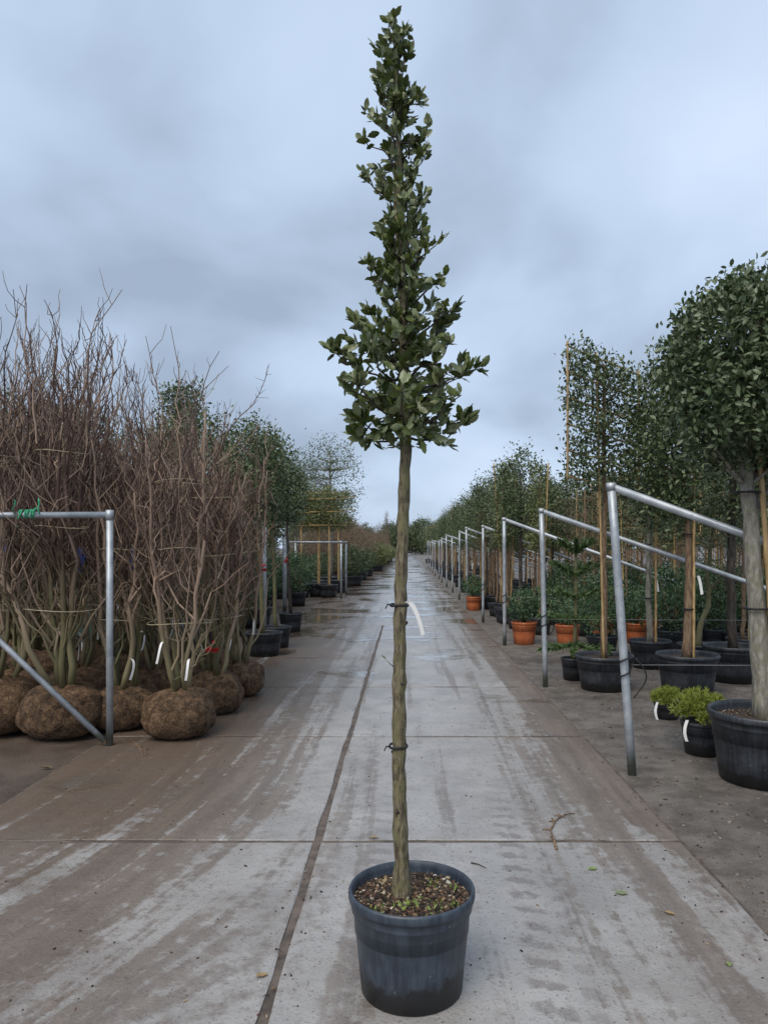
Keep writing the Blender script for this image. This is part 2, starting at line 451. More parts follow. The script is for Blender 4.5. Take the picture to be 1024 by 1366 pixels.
# leaf shapes: x across, y along, z out
LEAF2 = (np.array([[0, 0, 0], [-.25, .45, .07], [.25, .45, .07], [0, 1, 0]]), [[0, 3, 1], [0, 2, 3]])
LEAF4 = (np.array([[0, 0, 0], [-.22, .32, .07], [.22, .32, .07], [-.2, .7, .05], [.2, .7, .05], [0, 1, -.04], [0, .5, 0]]),
         [[0, 6, 1], [0, 2, 6], [1, 6, 3], [2, 4, 6], [3, 6, 5], [6, 4, 5]])
def oak_leaf(seed):
    r = np.random.default_rng(seed)
    ys = np.array([.06, .2, .34, .48, .62, .76, .9]); ws = np.array([.05, .15, .215, .235, .225, .165, .08])
    v = [[0, 0, 0]]; f = []
    bend = r.uniform(-.16, .10)
    for i, (y, ww) in enumerate(zip(ys, ws)):
        z = bend * y * y + 0.03 * math.sin(y * 9)
        tooth = 1 + (0.13 if i % 2 else -0.08)
        v += [[-ww * tooth, y + .02, z + ww * .38 + r.uniform(-.02, .02)], [0, y, z], [ww * tooth * r.uniform(.9, 1.1), y + .02, z + ww * .38 + r.uniform(-.02, .02)]]
    v.append([0.01, 1.0, bend])
    f += [[0, 2, 1], [0, 3, 2]]
    for i in range(len(ys) - 1):
        a = 1 + 3 * i; b = a + 3
        f += [[a, a + 1, b + 1, b], [a + 1, a + 2, b + 2, b + 1]]
    a = 1 + 3 * (len(ys) - 1); t = len(v) - 1
    f += [[a, a + 1, t], [a + 1, a + 2, t]]
    return (np.array(v), f)
OAK = [oak_leaf(s) for s in range(4)]
NEEDLE = (np.array([[-.035, 0, 0], [.035, 0, 0], [0, 1, 0]]), [[0, 1, 2]])
SPIKE = (np.array([[-.14, 0, 0], [.14, 0, 0], [0, 1, 0.1]]), [[0, 1, 2]])

def empty(name, loc=(0, 0, 0), rz=0.0):
    o = bpy.data.objects.new(name, None); C.objects.link(o)
    o.location = loc; o.rotation_euler = (0, 0, rz); o.empty_display_size = 0.1
    return o
def tag(o, label=None, cat=None, group=None, kind=None):
    if label: o['label'] = label
    if cat: o['category'] = cat
    if group: o['group'] = group
    if kind: o['kind'] = kind
    return o
def copy_tree(o, parent=None):
    c = o.copy(); C.objects.link(c)
    if parent is not None: c.parent = parent
    for ch in list(o.children): copy_tree(ch, c)
    return c
def place(o, x, y, rz=0.0, s=1.0, z=0.0):
    o.location = (x, y, z); o.rotation_euler = (0, 0, rz); o.scale = (s, s, s)
    return o

# ================================================================== the setting
g = MB()
g.add([[-400, -60, 0], [400, -60, 0], [400, 900, 0], [-400, 900, 0]], [[0, 1, 2, 3]])
tag(g.build('ground', M_ground, smooth=False), kind='structure')

XL, XC, XR = -2.45, -0.469, 1.463       # slab joints across the lane
g = MB()
g.add([[XL, -3, .005], [XR, -3, .005], [XR, 190, .005], [XL, 190, .005]], [[0, 1, 2, 3]])
pave = tag(g.build('pavement', M_joint, smooth=False), kind='structure')
def slab_mesh(wd, ln, th=0.012, seed=0):
    r = np.random.default_rng(seed)
    b = 0.006
    def ring(ins, z, nx=7, ny=8):
        x0, x1, y0, y1 = -wd / 2 + ins, wd / 2 - ins, -ln / 2 + ins, ln / 2 - ins
        p = [[x, y0, z] for x in np.linspace(x0, x1, nx)[:-1]] + [[x1, y, z] for y in np.linspace(y0, y1, ny)[:-1]] \
            + [[x, y1, z] for x in np.linspace(x1, x0, nx)[:-1]] + [[x0, y, z] for y in np.linspace(y1, y0, ny)[:-1]]
        p = np.array(p); p[:, :2] += r.normal(size=(len(p), 2)) * 0.005 * (1 if ins < 0.004 else .3)
        return p
    r0, r1, r2 = ring(0, 0), ring(0.0015, th - b * .5), ring(b, th)
    m = len(r0)
    mb = MB(); v = np.concatenate([r0, r1, r2, [[0, 0, th]]])
    j = np.arange(m); j2 = (j + 1) % m
    mb.add(v, np.concatenate([np.stack([j, j2, m + j2, m + j], -1), np.stack([m + j, m + j2, 2 * m + j2, 2 * m + j], -1)]))
    mb.F.append(np.stack([2 * m + j, 2 * m + j2, np.full(m, 3 * m)], -1))
    return mb.mesh('slab', M_slab, False)
PITCH = 2.15; Y0 = 3.9
wl, wr = XC - XL - .04, XR - XC - .04
ml = [slab_mesh(wl, PITCH - .034, seed=s) for s in range(3)]
mr = [slab_mesh(wr, PITCH - .034, seed=5 + s) for s in range(3)]
mwide = [slab_mesh(XR - XL - .03, PITCH * 1.5 - .03, seed=9 + s) for s in range(2)]
def put_slab(me, x, y):
    o = bpy.data.objects.new('slab', me); C.objects.link(o); o.parent = pave
    o.location = (x, y, 0.0 + random.uniform(-.002, .002))
    o.rotation_euler = (random.uniform(-.0008, .0008), random.uniform(-.0008, .0008), 0)
yy = Y0 - 2 * PITCH; k = 0
while yy < 14.0:
    put_slab(ml[k % 3], (XL + XC) / 2, yy + PITCH / 2)
    put_slab(mr[(k + 1) % 3], (XC + XR) / 2, yy + PITCH / 2)
    yy += PITCH; k += 1
while yy < 185:
    put_slab(mwide[k % 2], (XL + XR) / 2, yy + PITCH * .75)
    yy += PITCH * 1.5; k += 1
SLAB_TOP = 0.012

# ================================================================== pots and soil
def pot_profile(r, h, rb):
    return [(0.0, 0.004), (rb * .95, 0.0), (rb, h * .012), (rb + (r * .93 - rb) * .45, h * .40), (r * .925, h * .80), (r * .955, h * .815), (r * .955, h * .83), (r * .965, h * .90),
            (r * .99, h * .905), (r, h * .93), (r, h * .975), (r * .985, h * .997), (r * .965, h), (r * .945, h * .99), (r * .93, h * .93), (r * .90, h * .60), (r * .6, h * .58), (0.0, h * .58)]
def build_pot(parent, r, h, rb=None, mat=None, n=44, x=0, y=0):
    rb = rb or r * .78
    prof = np.array(pot_profile(r, h, rb))
    p = MB().lathe(prof, n)
    o = p.build('pot', mat or M_pot2, parent, loc=(x, y, 0))
    for f in o.data.polygons: f.use_smooth = True
    return o
def build_soil(parent, r, z, x=0, y=0, chips=0, n=36):
    rr = np.linspace(0.001, r, 9)
    prof = [(q, z + 0.012 * math.cos(q / r * 1.6)) for q in rr]
    def wob(v):
        s = v.copy(); s[..., 2] += rng.normal(size=v.shape[:2]) * 0.004
        return s
    s = MB().lathe(prof, n, wob).build('soil', M_soil, parent, loc=(x, y, 0))
    if chips:
        mb = MB()
        a = rng.uniform(0, 2 * math.pi, chips); q = r * .97 * np.sqrt(rng.uniform(0, 1, chips))
        for i in range(chips):
            sz = rng.uniform(.003, .010) * (1 if rng.uniform() < .93 else 1.7)
            mb.box((q[i] * math.cos(a[i]), q[i] * math.sin(a[i]), z + 0.012 * math.cos(q[i] / r * 1.6) + sz * .25), (sz, sz * rng.uniform(.5, 1), sz * rng.uniform(.3, .7)),
                   Euler(rng.uniform(-.9, .9, 3).tolist()))
        tag(mb.build('mulch', M_chips, s, smooth=False), kind='stuff')
    return s
def ribbon(pts, wd, side):
    pts = np.asarray(pts, float); side = np.asarray(side, float)
    k = len(pts)
    mb = MB()
    off = side * wd / 2
    th = np.cross(norm(np.gradient(pts, axis=0)), side); th = norm(th) * 0.0006
    v = np.concatenate([pts - off + th, pts + off + th, pts - off - th, pts + off - th])
    i = np.arange(k - 1)
    f = np.concatenate([np.stack([i, i + 1, k + i + 1, k + i], -1), np.stack([2 * k + i, 3 * k + i, 3 * k + i + 1, 2 * k + i + 1], -1)])
    return mb.add(v, f)
def wiggle(p0, p1, k, amp):
    t = np.linspace(0, 1, k)[:, None]
    p = np.asarray(p0) * (1 - t) + np.asarray(p1) * t
    q = rng.normal(size=(k, 3)) * amp; q[0] = 0; q[-1] *= .3
    return p + q

# ================================================================== the oak in the middle
OX, OY = 0.0185, 2.61
oak = empty('potted_oak_tree', (OX, OY, SLAB_TOP))
tag(oak, 'tall slender young evergreen oak in a blue-black pot alone on the concrete lane', 'tree')
PR, PH = 0.223, 0.352
pot = build_pot(oak, PR, PH, 0.178, M_pot, 72)
build_soil(oak, PR * .93, PH * .88, chips=2600, n=48)
# weeds on the soil
mb = MB()
for a_, q_, nn_ in ((-1.5, .07, 16), (-.8, .11, 12), (-2.3, .16, 12), (.3, .15, 10), (-.5, .17, 12), (-1.2, .18, 14), (-1.9, .10, 10), (.9, .12, 10)):
    c0 = np.array([q_ * math.cos(a_), q_ * math.sin(a_), PH * .88 + .012])
    d = rng.normal(size=(nn_, 3)); d[:, 2] = abs(d[:, 2]) + .2
    mb.leaves(c0 + rng.normal(size=(nn_, 3)) * [.016, .016, .003], d, rng.uniform(.010, .024, nn_), LEAF4)
tag(mb.build('weeds', M_green, oak), kind='stuff')
# trunk
def trunk_x(z):
    return np.interp(z, [0, .3, .8, 1.3, 1.9, 2.4, 2.8, 3.2, 3.42], [-.030, -.034, -.045, -.042, -.022, -.030, -.045, -.050, -.070])
zs = np.concatenate([[PH * .84, PH * .87, PH * .92], np.linspace(.36, 1.9, 42), np.linspace(1.93, 3.36, 34)])
pts = np.stack([trunk_x(zs) + rng.normal(size=len(zs)) * .0016, .004 * np.sin(zs * 3), zs], -1)
rad = np.interp(zs, [.3, .34, .42, .8, 1.9, 2.5, 3.0, 3.4], [.040, .034, .0265, .0235, .0205, .0155, .010, .004]) * (1 + rng.normal(size=len(zs)) * .035)
for kz in (.56, .93, 1.07, 1.31, 1.62):
    rad *= 1 + .12 * np.exp(-((zs - kz) / .018) ** 2)
trunk = MB().tube(pts, rad, 14).build('trunk', M_trunk, oak)
for zk, ang, ln in ((.82, 2.6, .012), (1.07, -1.2, .014), (1.28, .4, .010), (.62, -2.0, .010)):
    p0 = np.array([trunk_x(zk) + .019 * math.cos(ang), .019 * math.sin(ang), zk])
    MB().tube([p0, p0 + np.array([math.cos(ang), math.sin(ang), .4]) * ln], [.008, .005], 7).build('pruning_knot', M_black, trunk)
# stake behind the stem
sz_ = np.linspace(PH * .84, 2.92, 46)
sp = np.stack([trunk_x(sz_) - .012 + .004 * np.sin(sz_), np.full(46, .026), sz_], -1)
sr = np.full(46, .0085); sr[::6] *= 1.22
MB().tube(sp, sr, 8).build('bamboo_stake', M_bamboo, oak)
for zt in (.845, 1.345):
    t_ = np.linspace(0, 2 * math.pi, 21)
    ring = np.stack([trunk_x(zt) - .003 + .031 * np.cos(t_), .010 + .036 * np.sin(t_), zt + .002 * np.sin(t_ * 3)], -1)
    tie = MB().tube(ring, .0045, 5, cap=False)
    tie.tube([[trunk_x(zt) - .030, -.005, zt], [trunk_x(zt) - .045, -.012, zt + .004], [trunk_x(zt) - .052, -.014, zt - .012]], [.004, .003, .002], 5)
    tie.build('tie', M_tie, oak)
# white strap label
tt = np.linspace(0, 1, 12)
lab = np.stack([trunk_x(1.345) + .018 + .062 * tt ** .8, -.035 - .01 * np.sin(tt * 3), 1.36 + .02 * np.sin(tt * math.pi * .6) - .135 * tt ** 1.5], -1)
ribbon(lab, .016, norm(np.array([.75, -.5, .35]))).build('plant_label', M_tagw, oak)

# laterals, twigs and leaves
HW = ([1.90, 2.0, 2.13, 2.24, 2.345, 2.48, 2.61, 2.82, 2.98, 3.14, 3.27, 3.38, 3.47], [.15, .24, .285, .25, .195, .15, .11, .11, .12, .095, .07, .045, .015])
crown = MB(); LP = []; LD = []; LL = []
def add_leaf(p, d, l): LP.append(p); LD.append(d); LL.append(l)
nb = 80
for i in range(nb):
    f_ = (i + .5) / nb
    z0 = 1.94 + 1.38 * f_ ** 1.25
    az = i * 2.39996 + rng.normal() * .25
    outx = math.cos(az)
    zt = z0 + (rng.uniform(-.01, .12) if z0 < 2.2 else rng.uniform(.05, .16))
    L_ = np.interp(zt, *HW) * rng.uniform(.72, 1.12)
    if 2.58 < zt < 2.82 and outx < -.5: L_ *= rng.uniform(.35, 1.15)
    base = np.array([trunk_x(z0), 0, z0])
    tip = np.array([trunk_x(z0) + L_ * outx, L_ * math.sin(az), zt])
    if i == nb - 1: tip = np.array([trunk_x(3.3) - .016, 0, 3.42])
    k = 6
    t = np.linspace(0, 1, k)[:, None]
    p = base * (1 - t) + tip * t
    p[:, 2] += (-.035 * np.sin(t[:, 0] * math.pi)) * (1 if z0 < 2.4 else .5)
    p[1:] += rng.normal(size=(k - 1, 3)) * .008
    MB().tube(p, np.linspace(.0055 if z0 < 2.6 else .004, .0016, k), 5).build('branch', M_black, trunk)
    # tip rosette and side shoots
    ends = [(p[-1], norm(p[-1] - p[-2]))]
    for s in range(rng.integers(2, 5) if z0 < 2.6 else rng.integers(1, 4)):
        q = rng.integers(1, k - 1); a0 = p[q]
        d = norm(norm(p[-1] - p[0]) * .7 + rng.normal(size=3) * .6 + np.array([0, 0, .45]))
        ln = rng.uniform(.03, .085)
        crown.tube(np.array([a0, a0 + d * ln * .5 + rng.normal(size=3) * .004, a0 + d * ln]), [.0022, .0018, .0012], 4)
        ends.append((a0 + d * ln, d))
    for (e0, d0) in ends:
        for s in range(rng.integers(7, 11)):
            d = norm(d0 * .9 + rng.normal(size=3) * .5 + np.array([0, 0, .38]))
            add_leaf(e0 - d0 * rng.uniform(0, .045) + rng.normal(size=3) * .003, d, rng.uniform(.034, .062) * (1 if z0 < 2.4 else .74))
    for s in range(9 if z0 < 2.3 else 4):
        q = rng.uniform(.25, .98); a0 = base * (1 - q) + tip * q
        add_leaf(a0, norm(rng.normal(size=3) + np.array([0, 0, .2])), rng.uniform(.035, .062))
# leaves near the stem
for s in range(260):
    z = rng.uniform(1.90, 3.40) if s < 170 else rng.uniform(1.89, 2.25); az = rng.uniform(0, 6.28)
    q = rng.uniform(.012, .06 if s < 170 else .11) if z < 2.9 else rng.uniform(.01, .035)
    add_leaf(np.array([trunk_x(z) + q * math.cos(az), q * math.sin(az), z]), norm(np.array([math.cos(az), math.sin(az), rng.uniform(-.2, 1.1)])), rng.uniform(.034, .058))
# a few hanging low shoots
for az in (.5, -.6, -2.2, 3.0, -1.2, -1.7, -.1, -2.8, 1.6):
    a0 = np.array([trunk_x(2.0) + .02 * math.cos(az), .02 * math.sin(az), 2.0]); b0 = a0 + np.array([.13 * math.cos(az), .11 * math.sin(az), -.06 - .04 * rng.uniform()])
    crown.tube(np.array([a0, (a0 + b0) / 2 + [0, 0, .012], b0]), [.0022, .0018, .0012], 4)
    for s in range(13):
        q = rng.uniform(.1, 1); add_leaf(a0 * (1 - q) + b0 * q, norm(np.array([math.cos(az), math.sin(az), -.5]) + rng.normal(size=3) * .6), rng.uniform(.036, .055))
LP = np.array(LP); LD = np.array(LD); LL = np.array(LL)
# keep every leaf touching its shoot; nearest 300 become leaves of their own
order = np.argsort(LP[:, 1])
pick = order[:300]; rest = order[300:]
for j in range(4):
    sel = rest[j::4]
    crown.leaves(LP[sel], LD[sel], LL[sel], OAK[j], up=.55)
cro = tag(crown.build('crown', M_oak, oak), kind='stuff')
leaf_me = []
for j in range(4):
    q = MB(); q.add(OAK[j][0], [f for f in OAK[j][1] if len(f) == 3]); q.F.append(np.array([f for f in OAK[j][1] if len(f) == 4]))
    leaf_me.append(q.mesh('leaf', M_oak))
for j, i in enumerate(pick):
    d = LD[i]; nr = rng.normal(size=3); nr[2] += .55
    v_ = norm(np.cross(nr, d)); w_ = np.cross(d, v_)
    o = bpy.data.objects.new('leaf', leaf_me[j % 4]); C.objects.link(o); o.parent = cro
    m = Matrix([[v_[0], d[0], w_[0]], [v_[1], d[1], w_[1]], [v_[2], d[2], w_[2]]])
    o.location = LP[i]; o.rotation_euler = m.to_euler(); o.scale = (LL[i],) * 3
# single sprig low on the stem
sprig = MB()
s0 = np.array([trunk_x(1.14) - .018, -.006, 1.125]); s1 = s0 + np.array([-.028, -.01, .028])
sprig.tube([s0, (s0 + s1) / 2, s1], [.0018, .0014, .001], 4)
sprig.leaves([s1], [[-.7, -.2, .7]], .026, OAK[0])
sprig.build('sprig', M_yellow, oak)

# ================================================================== generic nursery tree builders
def clump_cloud(nclump, per, sampler, spread, up=.35):
    cs = sampler(nclump)
    P = (cs[:, None, :] + rng.normal(size=(nclump, per, 3)) * spread).reshape(-1, 3)
    D = rng.normal(size=P.shape) ; D[:, 2] += up
    return cs, P, D
def ellip(c, rad, shell=.0):
    c = np.array(c); rad = np.array(rad)
    def f(n):
        d = norm(rng.normal(size=(n, 3)))
        q = (shell + (1 - shell) * rng.uniform(0, 1, n) ** (1 / 3))[:, None]
        return c + d * q * rad
    return f
def boxs(c, half):
    c = np.array(c); half = np.array(half)
    return lambda n: c + rng.uniform(-1, 1, size=(n, 3)) * half
def cyl(c, r, hz, shell=0.0, taper=0.0):
    def f(n):
        a = rng.uniform(0, 2 * math.pi, n); q = r * np.sqrt(rng.uniform(shell ** 2, 1, n)); z = rng.uniform(-1, 1, n)
        k = 1 - taper * (z * .5 + .5)
        return np.stack([c[0] + q * k * np.cos(a), c[1] + q * k * np.sin(a), c[2] + z * hz], -1)
    return f

def superell(c, rad, p=3.2):
    def f(n):
        d = norm(rng.normal(size=(n, 3)))
        k = (np.abs(d) ** p).sum(1) ** (-1 / p)
        q = np.where(rng.uniform(size=n) < .72, rng.uniform(.86, 1.02, n), rng.uniform(.3, .9, n))
        return np.array(c) + d * (k * q)[:, None] * np.array(rad)
    return f
def make_tree(name, pot_r, pot_h, trunk_pts, trunk_r, tmat, sampler, nclump, per, spread, leaf, tmpl, lmat, stake=None, branches=14, potmat=None, ties=(), chips=0, tagz=None, soil=True, pn=32):
    root = empty(name)
    if pot_r:
        build_pot(root, pot_r, pot_h, mat=potmat or M_pot2, n=pn)
        build_soil(root, pot_r * .92, pot_h * .86, chips=chips, n=24)
    tp = np.array(trunk_pts, float)
    zz_ = np.linspace(0, 1, 16); kk = np.linspace(0, 1, len(tp))
    pts = np.stack([np.interp(zz_, kk, tp[:, i]) for i in range(3)], -1)
    pts[1:-1, :2] += rng.normal(size=(14, 2)) * trunk_r * .12
    MB().tube(pts, np.linspace(trunk_r * 1.08, trunk_r * .5, 16) * (1 + rng.normal(size=16) * .03), 9).build('trunk', tmat, root)
    cs, P, D = clump_cloud(nclump, per, sampler, spread)
    cr = MB()
    top = pts[len(pts) * 2 // 3:]
    for c in cs[:branches]:
        b = pts[np.argmin(np.linalg.norm(pts - (c - np.array([0, 0, .25])), axis=1))]
        cr.tube(np.array([b, (b + c) / 2 + rng.normal(size=3) * .03, c]), [trunk_r * .28, trunk_r * .18, .003], 4, cap=False)
    if branches: tag(cr.build('branches', tmat, root), kind='stuff')
    cr = MB().leaves(P, D, rng.uniform(.65, 1.2, len(P)) * leaf, tmpl)
    tag(cr.build('crown', lmat, root), kind='stuff')
    if stake is not None:
        for (x0, y0, z0, x1, y1, z1, rr) in stake:
            z_ = np.linspace(0, 1, 25)[:, None]
            q = np.array([[x0, y0, z0]]) * (1 - z_) + np.array([[x1, y1, z1]]) * z_
            r_ = np.full(25, rr); r_[::5] *= 1.2
            MB().tube(q, r_, 7).build('bamboo_stake', M_bamboo, root)
    for zt in ties:
        c = np.array([np.interp(zt, pts[:, 2], pts[:, 0]), np.interp(zt, pts[:, 2], pts[:, 1])])
        t_ = np.linspace(0, 2 * math.pi, 13); rr = trunk_r * 1.25
        MB().tube(np.stack([c[0] + rr * np.cos(t_), c[1] + rr * np.sin(t_), np.full(13, zt)], -1), .008, 5, cap=False).build('tie', M_tie, root)
    if tagz:
        x0 = np.interp(tagz, pts[:, 2], pts[:, 0]); t_ = np.linspace(0, 1, 8)
        ribbon(np.stack([x0 + trunk_r * .8 + .07 * t_ ** .7, np.full(8, -trunk_r * 1.3), tagz + .03 * np.sin(t_ * 4) - .17 * t_ ** 1.5], -1), .028, norm(np.array([.8, -.3, .3]))).build('plant_label', M_tagw, root)
    return root

# ---- big clipped holm oak by the right post
t = make_tree('potted_clipped_tree', .355, .47, [[.0, 0, .36], [-.05, 0, 1.2], [-.115, 0, 2.15], [-.05, 0, 3.0]], .066, M_grey,
              superell((0.08, 0, 2.72), (.66, .62, .60)), 1300, 22, .045, .052, LEAF4, M_holm, stake=[(.075, -.05, .36, -.05, -.05, 2.2, .018)], branches=60, ties=(1.15, 1.93), chips=900, pn=56)
place(t, 2.40, 4.97)
tag(t, 'large dense clipped evergreen tree on a thick pale trunk in a wide black pot', 'tree')

# ---- trees on trellis frames (pleached screens)
def make_screen(name, w_, zb, zt, yaw, nbar, nleaf, lmat, leaf, pot_r=.32, pot_h=.38, tmat=M_brown, tr=.04, roll=0.0, dens=.10):
    root = empty(name)
    build_pot(root, pot_r, pot_h, mat=M_pot2)
    build_soil(root, pot_r * .92, pot_h * .86, n=24)
    u = np.array([math.cos(yaw), math.sin(yaw), -math.tan(roll)])
    zz_ = np.linspace(pot_h * .8, zt - .1, 16)
    pts = np.stack([rng.normal(size=16) * .006, rng.normal(size=16) * .006, zz_], -1)
    MB().tube(pts, np.linspace(tr, tr * .4, 16), 9).build('trunk', tmat, root)
    for s in (-.5, -.12, .5):
        z0 = pot_h * .8 if s == -.12 else zb
        a = u * w_ * s; z_ = np.linspace(0, 1, 17)
        lo = np.array([a[0] * (.3 if s == -.12 else 1), a[1], z0 + (0 if s == -.12 else a[2])]); hi = np.array([a[0], a[1], zt + a[2]])
        q = lo + (hi - lo) * z_[:, None]; rr = np.full(17, .012); rr[::4] *= 1.2
        q[:, 1] -= .02
        MB().tube(q, rr, 7).build('bamboo_upright', M_bamboo, root)
    for i in range(nbar):
        z = zb + (zt - zb) * (i + .15) / (nbar - .7)
        q = np.array([[0, -.005, z]]) + u * np.linspace(-.5, .5, 9)[:, None] * w_ * 1.03
        MB().tube(q + rng.normal(size=q.shape) * .004, .010, 6).build('bamboo_crossbar', M_bamboo, root)
    n = nleaf
    nc = n // 8
    s = rng.uniform(-.48, .48, nc); z = zb + (zt - zb) * rng.uniform(-.03, 1.0, nc)
    cs = s[:, None] * u * w_ + np.stack([0 * s, rng.normal(size=nc) * dens, z], -1)
    br = MB()
    for c in cs[:26]:
        b = pts[np.argmin(abs(pts[:, 2] - (c[2] - .15)))]
        br.tube(np.array([b, (b + c) / 2 + rng.normal(size=3) * .03, c]), [.009, .006, .003], 4, cap=False)
    tag(br.build('branches', tmat, root), kind='stuff')
    P = (cs[:, None, :] + rng.normal(size=(nc, 8, 3)) * .055).reshape(-1, 3)
    D = rng.normal(size=P.shape); D[:, 2] += .4
    tag(MB().leaves(P, D, rng.uniform(.7, 1.2, len(P)) * leaf, LEAF2).build('crown', lmat, root), kind='stuff')
    return root
s1 = make_screen('trellis_tree', 1.25, 2.2, 3.66, R(38), 6, 5600, M_dark, .055, roll=R(6), dens=.13)
place(s1, 2.18, 8.15)
tag(s1, 'evergreen trained on a square bamboo trellis, in the black pot just behind the leaning post', 'tree')

# ---- other standards near the right racks
t = make_tree('potted_standard_tree', .33, .42, [[0, 0, .34], [.02, 0, 1.0], [0, 0, 2.0], [0, 0, 3.2]], .05, M_brown,
              ellip((-.16, 0, 2.8), (.40, .4, 1.0), .2), 300, 26, .075, .06, LEAF2, M_dark,
              stake=[(.05, -.05, .34, .05, -.05, 2.6, .014)], ties=(.9, 1.7), tagz=1.25)
place(t, 3.02, 7.95); tag(t, 'potted evergreen with a brown trunk between the clipped tree and the leaning post', 'tree')
t = make_tree('potted_standard_tree', .34, .42, [[0, 0, .34], [-.03, 0, 1.2], [0, 0, 2.4], [0, 0, 3.2]], .055, M_black,
              ellip((0, 0, 2.6), (.6, .6, .8), .2), 220, 24, .09, .06, LEAF2, M_dark, tagz=None)
place(t, 3.82, 8.65); tag(t, 'potted evergreen with a blackish trunk behind the clipped tree', 'tree')
t = make_tree('potted_standard_tree', .27, .36, [[0, 0, .3], [-.02, 0, 1.0], [0, 0, 2.0], [.02, 0, 3.2]], .042, M_grey,
              ellip((0.05, 0, 2.7), (.34, .34, .95), .2), 170, 24, .08, .06, LEAF2, M_holm,
              stake=[(.06, -.05, .3, .06, -.05, 2.5, .015)], ties=(.9, 1.6), tagz=1.18)
place(t, 3.16, 9.6); tag(t, 'potted evergreen with a pale trunk, bamboo stake and long white label', 'tree')
t = make_tree('crooked_tree', .26, .33, [[0, 0, .28], [.03, 0, .55], [.16, .02, .85], [.13, 0, 1.25], [.2, .0, 1.9]], .04, M_mossy,
              ellip((.2, 0, 1.75), (.5, .4, .65), .1), 60, 20, .10, .045, LEAF2, M_olive)
place(t, 3.72, 9.45); tag(t, 'small crooked-stemmed tree with thin foliage among the potted evergreens', 'tree')

# ---- monkey puzzle
def make_monkey():
    root = empty('monkey_puzzle_tree')
    build_pot(root, .15, .26, mat=M_pot2); build_soil(root, .138, .22, n=20)
    MB().tube([[0, 0, .18], [.02, 0, .6], [.03, 0, 1.2], [.03, 0, 1.66]], [.026, .022, .018, .010], 9).build('trunk', M_mossy, root)
    for z, n, L_, up in ((.42, 6, .46, -.25), (.72, 6, .45, -.05), (.98, 6, .42, .1), (1.24, 5, .34, .3), (1.5, 5, .2, .6)):
        for i in range(n):
            a = i * 2 * math.pi / n + z * 3
            d = np.array([math.cos(a), math.sin(a), up]); t_ = np.linspace(0, 1, 8)[:, None]
            p = np.array([[.028, 0, z]]) + d * t_ * L_ ; p[:, 2] += .14 * L_ * (t_[:, 0] ** 2)
            mb = MB().tube(p, np.linspace(.013, .008, 8), 5)
            m = 190; q = rng.uniform(.04, 1, m); k = np.stack([np.interp(q, t_[:, 0], p[:, j]) for j in range(3)], -1)
            dr = rng.normal(size=(m, 3)) * 1.0 + norm(d) * 1.1
            mb.leaves(k, dr, rng.uniform(.05, .08, m), SPIKE, up=0, width=1.2)
            mb.build('branch', M_mon, root)
    mb = MB(); m = 130
    q = rng.uniform(.9, 1.68, m); dr = rng.normal(size=(m, 3)) + [0, 0, .9]
    mb.leaves(np.stack([np.full(m, .03), np.zeros(m), q], -1), dr, rng.uniform(.035, .05, m), SPIKE, up=0)
    mb.build('stem_needles', M_mon, root)
    return root
t = place(make_monkey(), 1.97, 8.72); tag(t, 'small monkey puzzle tree with tiers of spiny arms beside the second post', 'tree')

# ---- dwarf pines
def make_pine(r_, h_, pr, ph, n):
    root = empty('dwarf_pine'); build_pot(root, pr, ph, mat=M_pot2); build_soil(root, pr * .92, ph * .86, n=20)
    MB().tube([[0, 0, ph * .8], [.01, 0, ph + h_ * .6]], [.014, .008], 6).build('stem', M_brown, root)
    mb = MB(); d = norm(rng.normal(size=(n, 3))); d[:, 2] = abs(d[:, 2]) * 1.1 - .25
    c = np.array([0, 0, ph + h_ * .22]) + d * np.array([r_, r_, h_ * .62]) * rng.uniform(.35, 1.0, (n, 1))
    P = np.repeat(c, 26, 0); D = np.repeat(d, 26, 0) * .8 + rng.normal(size=(n * 26, 3)) * .6 + [0, 0, .6]
    mb.leaves(P, D, rng.uniform(.03, .055, len(P)), NEEDLE, width=2.6)
    tag(mb.build('needles', M_pine, root), kind='stuff')
    t_ = np.linspace(0, 1, 6)
    ribbon(np.stack([-pr * .9 - .02 * np.sin(t_ * 3), np.full(6, -pr * .5), ph + .02 - .16 * t_], -1), .022, norm(np.array([.9, -.4, 0]))).build('plant_label', M_tagw, root)
    return root
t = place(make_pine(.23, .30, .16, .25, 300), 2.24, 5.6); tag(t, 'bright green dwarf pine in a small pot against the widest black pot', 'shrub')
t = place(make_pine(.15, .18, .12, .14, 170), 2.38, 6.75); tag(t, 'tiny dwarf pine in a low pot on bare dirt behind the leaning post', 'shrub')

# ---- low potted shrubs (terracotta and black)
def make_shrub(name, pr, ph, r_, h_, n, leaf, lmat, potmat, tmpl=LEAF2, twig=M_mossy):
    root = empty(name); build_pot(root, pr, ph, mat=potmat, n=28); build_soil(root, pr * .92, ph * .86, n=20)
    st = MB()
    for i in range(6):
        a = i * 1.05; st.tube([[0, 0, ph * .8], [r_ * .3 * math.cos(a), r_ * .3 * math.sin(a), ph + h_ * .4], [r_ * .6 * math.cos(a), r_ * .6 * math.sin(a), ph + h_ * .8]], [.012, .008, .004], 5)
    st.build('stem', twig, root)
    cs, P, D = clump_cloud(n // 16, 16, ellip((0, 0, ph + h_ * .52), (r_, r_, h_ * .5), .3), r_ * .16, .5)
    tag(MB().leaves(P, D, rng.uniform(.7, 1.2, len(P)) * leaf, tmpl).build('crown', lmat, root), kind='stuff')
    return root
base_t = make_shrub('terracotta_potted_shrub', .21, .36, .30, .52, 1500, .05, M_fir, M_terra)
place(base_t, 1.90, 11.95); tag(base_t, 'green bush in an orange pot by the third post', 'shrub')
